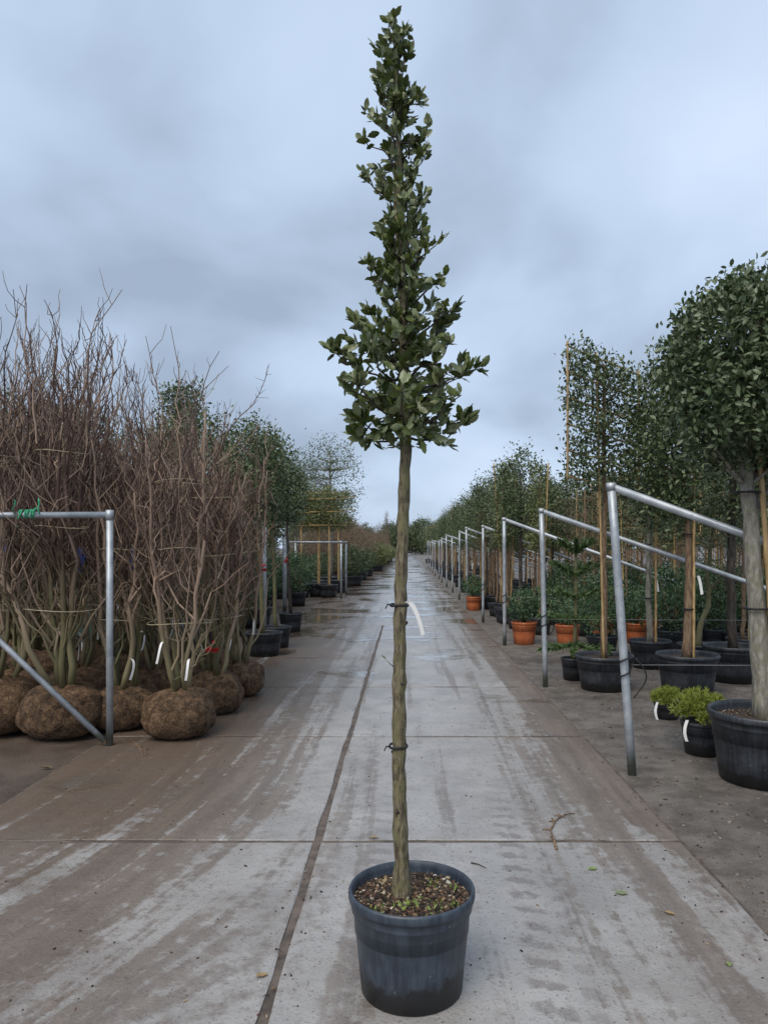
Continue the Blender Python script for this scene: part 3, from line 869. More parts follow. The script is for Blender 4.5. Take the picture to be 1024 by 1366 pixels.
for x, y, sc_, lb in ((1.66, 18.3, .95, 'green bush in an orange pot farther along the row of posts'),):
    o = copy_tree(base_t); place(o, x, y, 1.2, sc_); tag(o, lb, 'shrub')
for x, y, sc_, q in ((2.55, 11.7, .95, .4), (3.25, 12.3, 1.0, 2.0), (3.75, 12.1, .9, 3.3), (4.2, 12.9, 1.0, 4.4)):
    o = copy_tree(base_t); place(o, x, y, q, sc_); tag(o, 'low green bush in an orange pot under the sloping rails', 'shrub', 'orange potted bushes under the rails')
base_f = make_shrub('potted_conifer', .22, .32, .42, .85, 2400, .055, M_fir, M_pot2)
spots = [(2.75, 10.4), (3.9, 10.9), (4.6, 11.2), (5.2, 11.3), (4.9, 12.6), (5.8, 12.4), (5.6, 13.6), (6.5, 13.8), (3.0, 13.7), (4.1, 14.2), (6.9, 15.5), (5.0, 15.7), (7.8, 15.6), (3.4, 15.8), (6.1, 17.6), (8.4, 17.8), (9.4, 19.4), (7.4, 19.4)]
for i, (x, y) in enumerate(spots):
    o = base_f if i == 0 else copy_tree(base_f)
    place(o, x, y, i * 1.7, random.uniform(.85, 1.1))
    tag(o, 'bushy dark green conifer in a black pot under the sloping rails', 'shrub', 'potted conifers under the rails')

# ================================================================== right rows of trees
def rows_templates():
    T = []
    T.append(('slim columnar evergreen tied to a bamboo cane',
              make_tree('columnar_tree', .23, .32, [[0, 0, .26], [.01, 0, 1.5], [0, 0, 3.0]], .03, M_brown, cyl((0, 0, 2.4), .26, .80, .1, .25), 120, 20, .06, .06, LEAF2, M_olive,
                        stake=[(.05, -.04, .26, .06, -.2, 3.2, .013)], branches=10, pn=24, tagz=1.1)))
    T.append(('dark bushy-headed evergreen standard in a black pot',
              make_tree('standard_tree', .25, .33, [[0, 0, .26], [-.02, 0, 1.5], [0, 0, 2.8]], .034, M_black, ellip((0, 0, 2.45), (.46, .46, .78), .15), 150, 22, .08, .062, LEAF2, M_dark,
                        stake=[(-.05, -.04, .26, -.04, -.05, 2.3, .013)], branches=12, pn=24)))
    T.append(('evergreen on a flat bamboo trellis', make_screen('trellis_tree', 1.1, 1.65, 3.0, R(10), 5, 2600, M_dark, .058, .25, .33, M_brown, .03)))
    T.append(('slim yellowish columnar evergreen with a bare cane',
              make_tree('columnar_tree', .22, .31, [[0, 0, .25], [0, 0, 1.5], [.02, 0, 2.9]], .028, M_brown, cyl((0, 0, 2.35), .22, .78, .1, .1), 100, 20, .055, .06, LEAF2, M_yellow,
                        stake=[(.03, -.05, .25, .05, -.24, 3.15, .013)], branches=8, pn=24)))
    T.append(('brown leafless twiggy tree in a black pot',
              make_tree('bare_tree', .23, .3, [[0, 0, .25], [.01, 0, 1.5], [0, 0, 2.4]], .025, M_brown, cyl((0, 0, 1.6), .28, .85, .1, -.3), 110, 12, .10, .12, NEEDLE, M_russet, branches=40, pn=20)))
    return T
TT = rows_templates()
used = [False] * len(TT)
def put_tree(k, x, y, rz, s, where):
    lab_, o = TT[k]
    if used[k]: o = copy_tree(o)
    used[k] = True
    place(o, x, y, rz, s)
    tag(o, lab_ + ' ' + where, 'tree', 'trees ' + where)
rr_ = random.Random(3)
rows = [(10.2, 4.6, 6), (11.0, 4.9, 7), (13.3, 2.3, 8), (14.9, 2.1, 8.4), (16.7, 2.15, 9.4), (18.6, 2.1, 10.4), (20.3, 2.1, 11), (23, 4.6, 12.2), (26, 5, 14), (29.5, 5, 15.5)]
for (y, x0, x1) in rows:
    x = x0
    while x < x1:
        k = rr_.choices([0, 1, 2, 3, 4], [3, 3, 2, 1.2, 2.2])[0]
        put_tree(k, x + rr_.uniform(-.1, .1), y + rr_.uniform(-.3, .3), rr_.uniform(-.5, .5), rr_.uniform(.88, 1.08), 'in the rows behind the sloping rails')
        x += rr_.uniform(.62, .95)
# along the lane edge, farther on
y = 14.2
while y < 78:
    k = rr_.choices([0, 1, 2, 3], [2.6, 2.6, .6, 1.2])[0]
    put_tree(k, 2.15 + rr_.uniform(-.15, .25), y, rr_.uniform(0, 6), rr_.uniform(.9, 1.08) if y > 20 else rr_.uniform(1.0, 1.08), 'in the line along the lane')
    if y > 21:
        put_tree(rr_.choices([0, 1, 4], [2, 3, 1])[0], 3.0 + rr_.uniform(-.2, .3), y + .5, rr_.uniform(0, 6), rr_.uniform(.98, 1.2), 'behind the line along the lane')
        put_tree(rr_.choices([1, 4], [3, 1])[0], 4.1 + rr_.uniform(-.2, .3), y + .9, rr_.uniform(0, 6), rr_.uniform(1.0, 1.25), 'behind the line along the lane')
    y += 1.15 if y < 22 else 1.6 + (y - 22) * .035

# ================================================================== right posts with sloping rails
def make_frame(x, y, lean=(0.0, 0.0), h=2.0, slope=.36, run=5.4, bot=.0):
    root = empty('support_frame', (x, y, bot))
    top = np.array([lean[0], lean[1], h])
    p = np.linspace(0, 1, 6)[:, None] * top
    post = MB().tube(p, .029, 14).build('post', M_galv, root)
    MB().tube([top + [0, 0, -.045], top + [0, 0, .004]], .034, 14).build('collar', M_galv, post)
    e = top + np.array([run, 0, -run * slope]); e[2] = max(e[2], .03)
    MB().tube(np.array([top + [.02, 0, -.03], (top + e) / 2 + [0, 0, -.012], e]), [.027, .027, .027], 12).build('rail', M_galv, root)
    MB().tube(np.array([[.0, -.03, .76], [2.3, 0, .745], [5.6, 0, .76]]), .0035, 5).build('wire', M_wire, root)
    # loops of black tube tied round the post
    tb = MB()
    t_ = np.linspace(0, 5 * math.pi, 50)
    tb.tube(np.stack([.036 * np.cos(t_) + lean[0] * .35, .036 * np.sin(t_), .62 + .26 * t_ / t_[-1]], -1), .006, 5)
    t_ = np.linspace(-.4, 3.6, 18)
    tb.tube(np.stack([.03 + .055 * np.sin(t_), -.035 - .02 * np.cos(t_), .78 - .11 * t_ / 1.6], -1), .005, 5)
    tb.build('irrigation_tube', M_tie, root)
    return root
fr = []
ys_ = [5.06, 8.25, 11.75, 15.3, 18.7, 22.0, 25.4, 28.8, 32.3, 36, 40, 44, 48.5, 53]
first = None
for i, y in enumerate(ys_):
    if i == 0:
        o = make_frame(1.545, y, (-.14, .02), 2.0, .36)
        tag(o, 'galvanised post leaning over, with a rail sloping down behind it, mossy at its foot', 'support frame', 'posts with sloping rails')
    elif i == 1:
        o = make_frame(1.55, y, (-.045, 0), 1.99, .35); first = o
        tag(o, 'galvanised post with sloping rail beside the monkey puzzle tree', 'support frame', 'posts with sloping rails')
    elif i == 2:
        o = make_frame(1.56, y, (-.01, 0), 2.03, .37); first = o
        tag(o, 'galvanised post with sloping rail beside the first orange pot', 'support frame', 'posts with sloping rails')
    else:
        o = copy_tree(first); o.location = (1.56 + random.uniform(-.05, .04), y, 0); o.rotation_euler = (random.uniform(-.015, .015), random.uniform(-.012, .012), random.uniform(-.02, .02))
        o.scale = (1, 1, random.uniform(.94, 1.02))
        tag(o, 'upright galvanised post with sloping rail in the long line beside the lane', 'support frame', 'posts with sloping rails')

# ================================================================== left: balled shrubs
def make_ball(r_, h_, seed):
    r = np.random.default_rng(seed)
    ph = r.uniform(0, 6.28, 8); am = r.uniform(.02, .06, 8)
    k = 18
    th = np.linspace(0.001, math.pi - .001, k)
    prof = np.stack([r_ * np.sin(th) ** .72, h_ / 2 - h_ / 2 * np.sign(np.cos(th)) * np.abs(np.cos(th)) ** .8], -1)
    def wob(v):
        a = np.arctan2(v[..., 1], v[..., 0]); z = v[..., 2] / h_
        s = 1 + am[0] * np.sin(2 * a + ph[0]) + am[1] * np.sin(3 * a + ph[1] + 3 * z) + am[2] * np.sin(5 * a + ph[2] - 5 * z) + am[3] * .7 * np.sin(9 * a + 8 * z + ph[3]) + r.normal(size=a.shape) * .02
        v = v.copy(); v[..., 0] *= s; v[..., 1] *= s
        v[..., 2] += .035 * h_ * np.sin(4 * a + ph[4]) * (z > .6)
        return v
    return MB().lathe(prof, 40, wob), prof
def make_net(r_, h_):
    mb = MB()
    th = np.linspace(.25, math.pi - .5, 15)
    for s in (-1, 1):
        for i in range(15):
            a = i * 2 * math.pi / 15 + s * .9 * th + rng.normal(size=15) * .07
            q = r_ * 1.015 * np.sin(th) ** .72
            z = h_ / 2 - h_ / 2 * np.sign(np.cos(th)) * np.abs(np.cos(th)) ** .8
            mb.tube(np.stack([q * np.cos(a), q * np.sin(a), z], -1), .0019, 3, cap=False)
    return mb
def make_bare_shrub(seed, r_, h_, H=2.9, lead=0):
    r = np.random.default_rng(seed)
    root = empty('balled_shrub')
    b, _ = make_ball(r_, h_, seed)
    bo = b.build('root_ball', M_ball, root)
    make_net(r_, h_).build('wire_net', M_netw, bo)
    nst = int(r.integers(5, 8))
    tw = MB()
    tie_r = 0
    for s in range(nst):
        a = s * 2 * math.pi / nst + r.uniform(-.3, .3); q = r.uniform(.02, .07)
        top_r = r.uniform(.12, .34); L_ = H * r.uniform(.78, 1.02)
        k = 12; t = np.linspace(0, 1, k)
        rr = q + (top_r - q) * (t ** .6)
        x = rr * np.cos(a + t * r.uniform(-.5, .5)) + np.cumsum(r.normal(size=k)) * .024
        y = rr * np.sin(a + t * r.uniform(-.5, .5)) + np.cumsum(r.normal(size=k)) * .024
        z = h_ * .88 + t * (L_ - h_)
        st = np.stack([x, y, z], -1)
        rad = np.linspace(r.uniform(.016, .030), .006, k)
        MB().tube(st, rad, 7).build('stem', M_twig, root)
        for bi in range(10):
            i0 = int(r.integers(1, k - 2)); p0 = st[i0]
            aa = r.uniform(0, 6.28); L1 = r.uniform(.35, .95) * (1.15 - i0 / k * .5)
            d = norm(np.array([math.cos(aa) * .42, math.sin(aa) * .42, 1.0]))
            m = 6; tt_ = np.linspace(0, 1, m)[:, None]
            br = p0 + d * tt_ * L1 + np.cumsum(r.normal(size=(m, 3)) * .032, 0) * (tt_ > 0)
            br[:, :2] = br[:, :2] * (1 - .12 * tt_)
            tw.tube(br, np.linspace(rad[i0] * .5 + .002, .003, m), 4, cap=False)
            for ti in range(5):
                j = int(r.integers(1, m)); p1 = br[j]
                a2 = r.uniform(0, 6.28); L2 = r.uniform(.12, .42)
                d2 = norm(np.array([math.cos(a2) * .6, math.sin(a2) * .6, r.uniform(.3, 1.1)]))
                tt2 = np.linspace(0, 1, 4)[:, None]
                tp_ = p1 + d2 * tt2 * L2 + r.normal(size=(4, 3)) * .018 * (tt2 > 0); tp_[:, 2] += .05 * tt2[:, 0] ** 2
                tw.tube(tp_, np.linspace(.0046, .0022, 4), 3, cap=False)
    for s in range(lead):
        a = r.uniform(0, 6.28); q = r.uniform(.08, .25); k = 10; t = np.linspace(0, 1, k)
        ln = r.uniform(.8, 1.25)
        p = np.stack([q * math.cos(a) + t ** 1.7 * r.uniform(.0, .35) * math.cos(a), q * math.sin(a) + t ** 1.7 * r.uniform(.0, .3) * math.sin(a), H * .74 + t * ln], -1)
        p[1:] += np.cumsum(r.normal(size=(k - 1, 3)) * .024, 0)
        tw.tube(p, np.linspace(.0085, .0024, k), 5, cap=False)
        for ti in range(10):
            j = int(r.integers(1, k - 1)); a2 = r.uniform(0, 6.28); L2 = r.uniform(.05, .24)
            d2 = np.array([math.cos(a2) * .5, math.sin(a2) * .5, .85]); tt2 = np.linspace(0, 1, 5)[:, None]
            q2 = p[j] + d2 * tt2 * L2 + np.cumsum(r.normal(size=(5, 3)) * .012, 0) * (tt2 > 0); q2[:, 2] += .05 * tt2[:, 0] ** 2
            tw.tube(q2, np.linspace(.0036, .0018, 5), 3, cap=False)
    tag(tw.build('twigs', M_twig, root), kind='stuff')
    for zt in (.95, 1.55, 2.1):
        if zt > H * .8: continue
        t_ = np.linspace(0, 2 * math.pi, 17); rr = .20 + .03 * r.normal()
        MB().tube(np.stack([rr * np.cos(t_), rr * np.sin(t_), zt + .01 * np.sin(t_ * 2 + seed)], -1), .0035, 4, cap=False).build('twine', M_jute, root)
    for i in range(2):
        a = -1.57 + r.uniform(-1.0, 1.0); rr = r.uniform(.12, .2); z0 = r.uniform(.55, 1.0); t_ = np.linspace(0, 1, 7)
        p = np.stack([rr * math.cos(a) + .05 * t_ * r.uniform(-1, 1), rr * math.sin(a) - .03 * np.sin(t_ * 3), z0 - .15 * t_ + .03 * np.sin(t_ * 4)], -1)
        ribbon(p, .020, norm(np.array([r.uniform(.4, 1), -.5, r.uniform(-.4, .4)]))).build('plant_label', M_tagw, root)
    return root
tmpl = [make_bare_shrub(11, .275, .40, 2.75, 4), make_bare_shrub(12, .285, .38, 2.9, 8), make_bare_shrub(13, .26, .41, 2.7, 3), make_bare_shrub(14, .29, .42, 2.85, 8), make_bare_shrub(15, .27, .37, 2.6, 2)]
SH = [(-1.86, 6.07, 0, 'leafless multi-stemmed shrub in a root ball on the lane side of the galvanised upright'),
      (-2.44, 6.36, 4, 'leafless shrub whose root ball sits right behind the galvanised upright'),
      (-2.84, 6.10, 1, 'leafless shrub whose broad root ball lies behind the slanting brace'),
      (-3.42, 6.22, 3, None), (-1.80, 6.93, 2, 'leafless shrub in a root ball tucked behind the foremost ball at the lane'),
      (-1.76, 7.78, 4, 'leafless shrub in the root ball next to the first black tree pot'),
      (-2.42, 7.08, 2, None), (-3.02, 6.85, 3, None), (-3.66, 6.95, 1, None), (-2.34, 7.85, 4, None), (-2.98, 7.62, 2, None), (-3.62, 7.72, 3, None), (-4.25, 7.35, 4, None),
      (-2.2, 8.65, 0, None), (-2.85, 8.5, 3, None), (-3.5, 8.5, 0, None), (-4.15, 8.2, 1, None), (-4.75, 8.2, 2, None), (-4.9, 9.2, 1, None), (-4.2, 9.1, 3, None), (-3.45, 9.3, 2, None)]
seen = set()
for i, (x, y, k, lb) in enumerate(SH):
    o = tmpl[k] if k not in seen else copy_tree(tmpl[k]); seen.add(k)
    place(o, x, y, i * 1.3 + .4, random.uniform(.95, 1.05) * (1.10 if x < -2.7 else .96 if x > -2.0 else 1.0))
    tag(o, lb or ('leafless shrub tied with twine, in the second rank behind the rail' if y < 7.5 else 'leafless shrub tied with twine, deep in the pack before the green netting'), 'shrub', 'balled leafless shrubs packed behind the rail')
# long arching whip leaning out of the pack belongs to the last ball at the lane
whip = MB(); r = np.random.default_rng(5)
p = np.array([[-.30, .1, 1.9], [-.36, .1, 2.25], [-.28, .1, 2.6], [-.08, .1, 2.95], [.10, .1, 3.12], [.22, .1, 3.3], [.28, .1, 3.55]])
t_ = np.linspace(0, 6, 22); p = np.stack([np.interp(t_, range(7), p[:, j]) for j in range(3)], -1) + r.normal(size=(22, 3)) * .007
whip.tube(p, np.linspace(.010, .003, 22), 5)
for j in range(6, 22):
    for q in range(2):
        d = r.normal(size=3) * .6 + [0, 0, .7]; whip.tube(np.array([p[j], p[j] + d * r.uniform(.03, .12)]), [.003, .0016], 3, cap=False)
o5 = [o for o in bpy.data.objects if o.get('label', '').startswith('leafless shrub in the root ball next')][0]
wo = whip.build('arching_branch', M_twig, o5); wo.rotation_euler = (0, 0, -o5.rotation_euler.z)

# rack round them
def rack(name, x0, x1, y, h, label, brace=True, rr=.027, z0=0.0):
    root = empty(name, (x1, y, z0))
    MB().tube([[0, 0, 0], [0, 0, h * .5], [0, 0, h]], rr, 14).build('post', M_galv, root)
    MB().tube([[0, 0, h - .07], [0, 0, h + .006]], rr * 1.18, 14).build('collar', M_galv, root)
    MB().tube([[-.01, 0, h - .032], [(x0 - x1) * .5, 0, h - .036], [x0 - x1, 0, h - .032]], rr * .93, 12).build('rail', M_galv, root)
    MB().tube([[x0 - x1, 0, 0], [x0 - x1, 0, h * .5], [x0 - x1, 0, h]], rr, 14).build('post', M_galv, root)
    if brace:
        b = min(h * 1.02, x1 - x0)
        MB().tube([[-.03, -rr, .04], [-b * .5, -rr - .006, .04 + (h - .1) * .5 * b / (h * 1.02)], [-b, -rr, .04 + (h - .1) * b / (h * 1.02)]], rr * .85, 12).build('brace', M_galv, root)
    tag(root, label, 'rack', 'galvanised racks holding plants')
    return root
fr_ = rack('plant_rack', -5.3, -2.32, 5.78, 1.835, 'galvanised tube rack with slanting brace in front of the root balls', z0=SLAB_TOP)
# green twine wound round the rail: its own small thing
mb = MB()
for j in range(3):
    t_ = np.linspace(0, 4 * math.pi, 36); x0 = -3.02 + j * .045
    mb.tube(np.stack([x0 + .03 * t_ / 12, 5.78 + .032 * np.cos(t_), 1.822 + .032 * np.sin(t_)], -1), .006, 4)
for j in range(5):
    x0 = -3.05 + j * .05
    mb.tube(wiggle([x0, 5.745, 1.82], [x0 + rng.uniform(-.05, .09), 5.74, 1.82 + rng.uniform(-.16, .14)], 6, .012), .006, 4)
tag(mb.build('green_twine', M_gtwine), 'bright green twine knotted round the rack rail', 'twine')
# blue ribbons among the stems
for (x, y, z) in ((-3.62, 6.55, 1.52), (-2.95, 6.62, 1.46), (-2.5, 6.75, 1.47)):
    mb = MB(); t_ = np.linspace(0, 1, 9)
    for j in range(3):
        sub = ribbon(np.stack([x + .03 * j + .02 * np.sin(t_ * 5), y - .04 * np.sin(t_ * 3), z + .10 - .22 * t_], -1), .03, norm(np.array([1, -.2, .2 * j])))
        mb.add(sub.V[0], sub.F[0])
    tag(mb.build('blue_ribbon', M_blue), 'blue ribbon tied among the bare stems behind the rail', 'ribbon', 'blue ribbons among the stems')
def red_ribbon(x, y, z, label, s=1.0):
    mb = MB()
    for j in range(5):
        a = rng.uniform(-1.2, 1.2); t_ = np.linspace(0, 1, 7)
        sub = ribbon(np.stack([x + s * (.07 * np.sin(a) * t_ + .02 * np.sin(t_ * 6 + j)), y - .03 * np.sin(t_ * 3), z + s * .09 * t_ * math.cos(a * 1.8)], -1), .035 * s, norm(np.array([.6, -.4, .6])))
        mb.add(sub.V[0], sub.F[0])
    tag(mb.build('red_ribbon', M_red), label, 'ribbon')
red_ribbon(-1.76, 6.72, .62, 'red ribbon on a stem just above the root balls')
red_ribbon(-2.02, 10.35, 1.24, 'red ribbon round the trunk in the first black pot at the lane')
red_ribbon(-2.16, 13.35, 1.30, 'red ribbon round the dark trunk beside the second rack', .8)

# ================================================================== left: potted trees beyond
t = make_tree('potted_standard_tree', .265, .35, [[-.02, 0, .28], [-.05, 0, 1.2], [-.1, 0, 2.1], [-.1, 0, 3.0]], .034, M_mossy,
              ellip((-.12, 0, 2.62), (.44, .42, .78), .15), 190, 24, .075, .058, LEAF2, M_dark, branches=12, chips=300)
place(t, -2.04, 10.6); tag(t, 'round-headed evergreen in the wide black pot next to the root balls', 'tree')
t = make_tree('potted_standard_tree', .24, .34, [[0, 0, .28], [-.03, 0, 1.2], [-.06, 0, 2.1], [-.06, 0, 3.0]], .03, M_mossy,
              ellip((-.1, 0, 2.6), (.36, .36, .72), .15), 150, 24, .07, .058, LEAF2, M_dark, branches=12)
place(t, -2.02, 11.45); tag(t, 'evergreen standard in the middle of three black pots at the lane', 'tree')
t = make_tree('potted_standard_tree', .22, .36, [[0, 0, .3], [-.05, 0, 1.2], [-.07, 0, 2.1], [-.05, 0, 2.9]], .03, M_black,
              ellip((0, 0, 2.52), (.27, .27, .62), .1), 150, 24, .055, .055, LEAF2, M_holm, branches=10)
place(t, -2.12, 13.55); tag(t, 'small-headed dark evergreen with a black trunk in the last of three pots', 'tree')
rack('plant_rack', -4.3, -2.42, 12.6, 2.0, 'galvanised rack behind the three black tree pots', False, .036)
rack('plant_rack', -4.5, -2.95, 17.9, 1.90, 'galvanised rack with darkened post before the row of caned trees', False, .05)
rack('plant_rack', -3.6, -1.98, 22.4, 1.75, 'galvanised rack of pale tubes in front of the caned trees', False, .03)
rack('plant_rack', -3.6, -1.96, 24.0, 1.75, 'galvanised rack just beyond the caned trees', False, .03)

# caned standards behind the third rack
cane = make_tree('caned_standard_tree', .31, .42, [[0, 0, .35], [.01, 0, 1.2], [0, 0, 2.2], [0, 0, 3.0]], .03, M_brown,
                 boxs((0, 0, 2.75), (.48, .2, .55)), 120, 22, .08, .07, LEAF2, M_yellow, stake=[(.04, -.08, .35, .02, -.08, 2.4, .028)], branches=12, pn=24)
for i in range(3):
    MB().tube([[-.6, -.12, 2.3 + i * .42], [.6, -.12, 2.3 + i * .42]], .014, 6).build('bamboo_crossbar', M_bamboo, cane)
for i, (x, y) in enumerate(((-3.28, 23.0), (-2.80, 23.3), (-2.42, 22.9), (-3.0, 25.2), (-2.35, 25.4))):
    o = cane if i == 0 else copy_tree(cane)
    place(o, x, y, random.uniform(-.15, .15), random.uniform(.96, 1.06))
    tag(o, 'caned tree with yellowish flat-trained head behind the pale rack', 'tree', 'caned trees behind the pale rack')
airy = make_tree('airy_tree', .40, .5, [[0, 0, .42], [.05, 0, 1.8], [0, 0, 3.4], [0, 0, 4.9]], .06, M_grey, ellip((0, 0, 3.9), (1.15, 1.0, 1.75), .2), 330, 13, .13, .085, LEAF2, M_olive, branches=120, pn=24)
place(airy, -2.75, 26.6); tag(airy, 'tall airy grey-green tree with loose foliage rising above the caned trees', 'tree')
for x, y, s in ((-4.1, 27.5, .92), (-5.6, 29, .95)):
    o = copy_tree(airy); place(o, x, y, 2.0, s); tag(o, 'loose-headed grey-green tree standing behind the potted rows', 'tree', 'airy trees behind the potted rows')

# green trees behind the shrubs
bt = make_tree('broad_evergreen', .34, .4, [[0, 0, .3], [.03, 0, 1.4], [0, 0, 2.6], [0, 0, 3.6]], .05, M_brown, ellip((0, 0, 2.75), (.85, .8, 1.25), .25), 240, 22, .12, .075, LEAF2, M_dark, branches=24, pn=20)
bt2 = make_tree('broad_evergreen', .34, .4, [[0, 0, .3], [.03, 0, 1.4], [0, 0, 2.6], [0, 0, 3.9]], .05, M_brown, cyl((0, 0, 2.7), .55, 1.35, .2, .6), 230, 20, .11, .075, LEAF2, M_olive, branches=24, pn=20)
fl = set()
for i, (x, y, k, s) in enumerate(((-3.3, 11.6, 0, .95), (-2.95, 14.4, 0, 1.0), (-4.05, 13.2, 1, 1.08), (-4.6, 15.6, 0, 1.12), (-5.7, 13.6, 0, 1.0), (-6.7, 14.6, 1, 1.05), (-7.6, 14.2, 0, 1.12), (-5.4, 17.5, 1, 1.1), (-3.6, 17.0, 0, 1.0),
                                  (-3.9, 20.3, 0, 1.05), (-5.2, 21.5, 1, 1.1), (-6.6, 19.0, 0, 1.15), (-8.2, 18.0, 1, 1.15), (-9.5, 19.5, 0, 1.2))):
    src = (bt, bt2)[k]
    o = src if k not in fl else copy_tree(src); fl.add(k)
    place(o, x, y, i * 1.1, s)
    tag(o, ('broad dark evergreen standing behind the leafless shrubs', 'tapering grey-green evergreen standing behind the leafless shrubs')[k], 'tree', ('broad evergreens behind the shrubs', 'tapering evergreens behind the shrubs')[k])

for i, (x, y) in enumerate(((-3.1, 13.0), (-3.3, 15.6), (-4.0, 14.6), (-3.6, 18.9), (-2.9, 19.6), (-4.3, 17.6), (-4.4, 19.8), (-3.2, 21.3), (-3.9, 22.3), (-4.6, 23.3), (-3.2, 27.3), (-3.9, 25.8), (-5.2, 25.5))):
    o = copy_tree(base_f); place(o, x, y, i * 2.1, random.uniform(1.0, 1.35))
    tag(o, 'bushy dark green conifer in a black pot among the galvanised racks', 'shrub', 'potted conifers among the racks')
# windbreak netting
root = empty('windbreak_screen', (-6.6, 11.4, 0)); tag(root, 'dark green windbreak netting with a pale top rail behind the shrubs', 'screen')
mb = MB(); xs = np.linspace(-2.6, 2.3, 26)
v = np.concatenate([np.stack([xs, .02 * np.sin(xs * 5), np.zeros(26)], -1), np.stack([xs, .02 * np.sin(xs * 5 + 1), np.full(26, 2.92)], -1)])
i = np.arange(25); mb.add(v, np.stack([i, i + 1, 26 + i + 1, 26 + i], -1)); mb.add(v + [0, .012, 0], np.stack([i, 26 + i, 26 + i + 1, i + 1], -1))
mb.build('netting', M_net, root)
MB().box((-.15, -.02, 2.95), (5.0, .07, .07)).build('top_rail', M_beam, root, smooth=False)
for x in (-2.5, -.2, 2.25): MB().box((x, .05, 1.46), (.08, .08, 2.92)).build('post', M_beam, root, smooth=False)

# ================================================================== left row farther down the lane
bush = make_shrub('potted_bush', .42, .42, .62, 1.15, 2600, .09, M_dark, M_pot2)
place(bush, -2.15, 29.6, 0, 1.0); tag(bush, 'rounded dark green bush in a wide pot past the pale rack', 'shrub')
rus = make_shrub('leafless_bush', .40, .38, .85, 2.3, 3600, .20, M_russet, M_pot2, NEEDLE, M_brown)
olv = make_shrub('potted_bush', .40, .38, .75, 1.2, 2400, .12, M_yellow, M_pot2)
f1 = f2 = False
y = 31.5
while y < 90:
    o = copy_tree(rus) if f1 else rus; f1 = True
    place(o, -2.75 + rr_.uniform(-.35, .2), y, rr_.uniform(0, 6), rr_.uniform(.9, 1.12)); tag(o, 'russet leafless bush in a pot in the far row along the lane', 'shrub', 'russet bushes along the lane')
    o = copy_tree(rus); place(o, -4.4 + rr_.uniform(-.4, .3), y + 1, rr_.uniform(0, 6), rr_.uniform(1.0, 1.22)); tag(o, 'russet leafless bush in the second row back from the lane', 'shrub', 'russet bushes in the second row')
    if y > 44:
        o = copy_tree(olv) if f2 else olv; f2 = True
        place(o, -2.0 + rr_.uniform(-.2, .15), y + .8, rr_.uniform(0, 6), rr_.uniform(.9, 1.1)); tag(o, 'low yellow-green bush in a pot at the far edge of the lane', 'shrub', 'yellow-green bushes along the lane')
    y += 2.3 + (y - 30) * .03
for (x, y, sc_) in ((-2.2, 35.0, .9), (-2.15, 39.5, .95)):
    o = copy_tree(bush); place(o, x, y, 1.0, sc_); tag(o, 'dark green bush among the russet bushes', 'shrub', 'dark bushes among russet ones')

# ================================================================== far trees closing the lane
def big_tree(name, h, r_, lmat, tmat, n, leaf, tm, seed, zc=.62):
    return make_tree(name, 0, 0, [[0, 0, -.05], [.1, 0, h * .3], [0, 0, h * .6], [0, 0, h * .95]], h * .018, tmat, ellip((0, 0, h * zc), (r_, r_, h * (1 - zc) * 1.02), .2), n, 14, h * .04, leaf, tm, lmat, branches=60)
far_g = big_tree('distant_tree', 7.0, 2.8, M_dark, M_brown, 420, .34, LEAF2, 1, .5)
far_b = big_tree('distant_bare_tree', 9.0, 3.0, M_russet, M_brown, 320, .60, NEEDLE, 2, .6)
far_o = big_tree('distant_tree', 6.0, 2.5, M_olive, M_brown, 400, .32, LEAF2, 3, .5)
srcs = [far_g, far_b, far_o]; fl = set()
L3 = ['dark green tree in the belt at the far end of the lane', 'bare brownish tree rising over the far rows', 'grey-green tree in the belt at the far end of the lane']
pl = [(-1.5, 165, 2, 1.1), (1.2, 168, 0, 1.0), (3.6, 163, 0, 1.15), (5.4, 158, 2, 1.1), (-3.6, 160, 0, 1.0),  (7.0, 172, 2, 1.2), (-5.5, 170, 1, .8), (-9, 165, 2, 1.1), (11, 165, 0, 1.2), (.8, 185, 1, .75), (15, 160, 1, 1.0), (-14, 160, 1, 1.0)]
for i in range(11):
    pl.append((6.2 + i * 1.9, 92 - i * 3.0 + (i % 3) * 3, (1, 0, 1, 2)[i % 4], .78 + .1 * (i % 3)))
for i in range(9):
    pl.append((-7.0 - i * 2.6, 88 - i * 3.6 + (i % 3) * 2, (2, 1, 0)[i % 3], .55 + .07 * (i % 3)))
for i, (x, y, k, s) in enumerate(pl):
    o = srcs[k] if k not in fl else copy_tree(srcs[k]); fl.add(k)
    place(o, x, y, i * 1.9, s); tag(o, L3[k], 'tree', ('dark far trees', 'bare far trees', 'grey-green far trees')[k])
# slender bare poplar on the left skyline
t = make_tree('bare_poplar', 0, 0, [[0, 0, -.05], [.03, 0, 3], [0, 0, 6.0]], .06, M_brown, cyl((0, 0, 4.0), .5, 2.2, .1, .8), 60, 12, .15, .4, NEEDLE, M_russet, branches=30)
place(t, -2.6, 96); tag(t, 'slender bare poplar sticking up beside the end of the lane', 'tree')

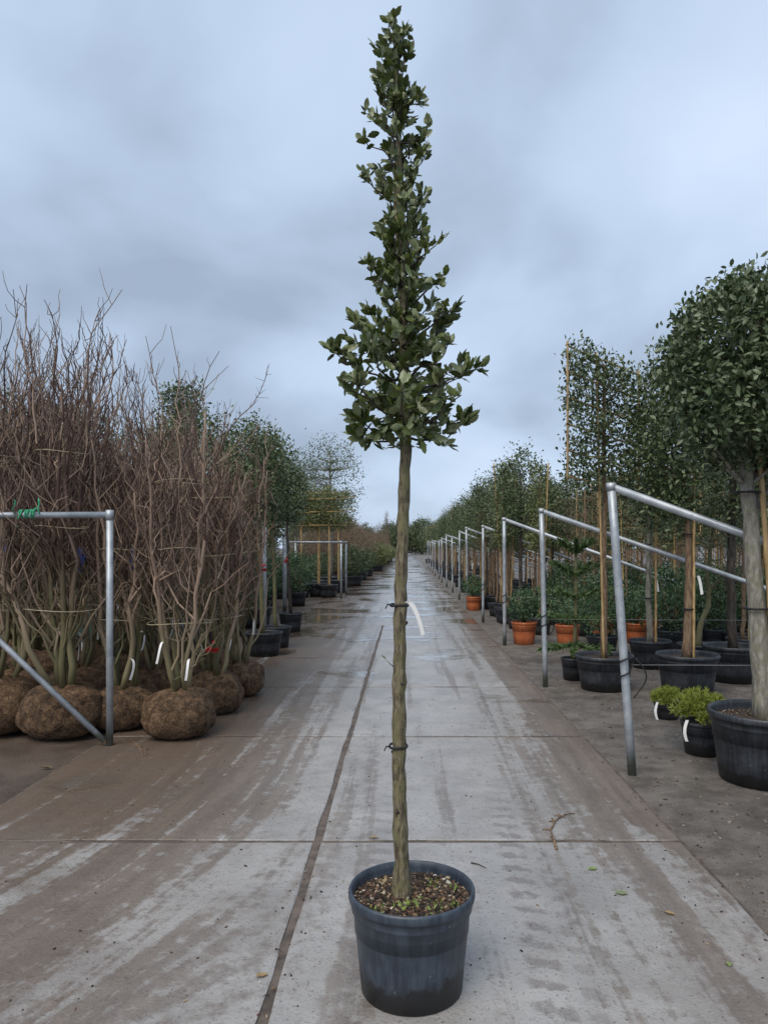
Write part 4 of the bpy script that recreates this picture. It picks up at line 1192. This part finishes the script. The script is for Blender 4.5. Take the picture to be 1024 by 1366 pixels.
# ================================================================== litter on the lane
def twig_thing(pts, rr, label, mat=M_brown, extra=0):
    mb = MB().tube(pts, np.linspace(rr, rr * .4, len(pts)), 5)
    P = np.asarray(pts)
    for i in range(extra):
        j = rng.integers(1, len(P)); d = norm(rng.normal(size=3) * [1, 1, .15]) * rng.uniform(.02, .05)
        q = P[j] + d; q[2] = max(q[2], SLAB_TOP + rr * .4)
        mb.tube(np.array([P[j], q]), [rr * .7, rr * .4], 4)
    tag(mb.build('fallen_twig', mat), label, 'twig')
zt = SLAB_TOP + .004
def G(px, py): Y = 1.55 * 985 / (py - 730); return ((px - 542) * Y / 985, Y)
def gp(l, z=zt): return np.array([[*G(a, b), z] for a, b in l])
twig_thing(gp([(742, 1134), (737, 1118), (734, 1108), (740, 1096), (748, 1090), (760, 1086)], zt + .002), .007, 'curled dead conifer twig on the slab right of the oak pot', M_brown, 10)
twig_thing(gp([(628, 1152), (638, 1154), (648, 1159)]), .004, 'short straight twig on the slab just behind the oak pot', M_black)
twig_thing(gp([(170, 985), (185, 996), (192, 1008), (196, 1000)]), .006, 'forked twig at the foot of the rack post', M_brown, 5)
def leaf_thing(px, py, l, mat, label, ang):
    x, y = G(px, py)
    q = MB(); q.leaves([[0, 0, 0]], [[math.cos(ang), math.sin(ang), .05]], l, OAK[int(rng.integers(0, 4))], nrm=[[0, 0, 3.0]])
    o = q.build('fallen_leaf', mat); o.location = (x, y, SLAB_TOP + .004)
    tag(o, label, 'leaf')
M_deadleaf = simple('dead_leaf', (0.28, 0.19, 0.09), .6)
leaf_thing(783, 1161, .055, M_green, 'pale green leaf lying on the slab below the curled twig', .3)
leaf_thing(838, 1194, .06, M_oak, 'dark green leaf lying on the muddy slab edge', 2.9)
leaf_thing(884, 1217, .05, M_deadleaf, 'yellow dead leaf on the slab near the lane edge', -.6)
leaf_thing(972, 1291, .04, M_green, 'small green leaf right beside the lane edge', 1.2)
leaf_thing(340, 1305, .05, M_deadleaf, 'tan dead leaf beside the joint left of the pot', .5)
leaf_thing(505, 1119, .055, M_deadleaf, 'brown leaf caught in the joint behind the pot', 3.0)
leaf_thing(52, 1025, .09, M_deadleaf, 'tan leaf on the mud in front of the root balls', .2)
# uncountable crumbs
mb = MB()
for i in range(900):
    y = 2.2 + 9 * rng.uniform() ** 1.7; x = rng.uniform(-2.4, 1.44)
    if rng.uniform() < .35: x = (XC + rng.normal() * .05) if rng.uniform() < .4 else rng.normal(1.42, .15)
    s = rng.uniform(.002, .0065); z = SLAB_TOP + .001 if XL < x < XR else .001
    mb.box((x, y, z + s * .15), (s * rng.uniform(.6, 2.6), s, s * .5), Euler((rng.uniform(-.3, .3), rng.uniform(-.3, .3), rng.uniform(0, 3))))
tag(mb.build('ground_litter', M_chips, smooth=False), 'scattered crumbs of bark, soil and leaf on the slabs', 'litter', kind='stuff')
mb = MB()
for i in range(5200):
    y = 3 + 9 * rng.uniform() ** 1.6; x = rng.uniform(1.48, 4.5); s = .004 + .013 * rng.uniform() ** 2.5
    mb.box((x, y, s * .12), (s * rng.uniform(.6, 1.6), s, s * .5), Euler((rng.uniform(-.4, .4), rng.uniform(-.4, .4), rng.uniform(0, 3))))
tag(mb.build('gravel', M_grit, smooth=False), 'dark grit and bark crumbs on the dirt beside the lane', 'gravel', kind='stuff')
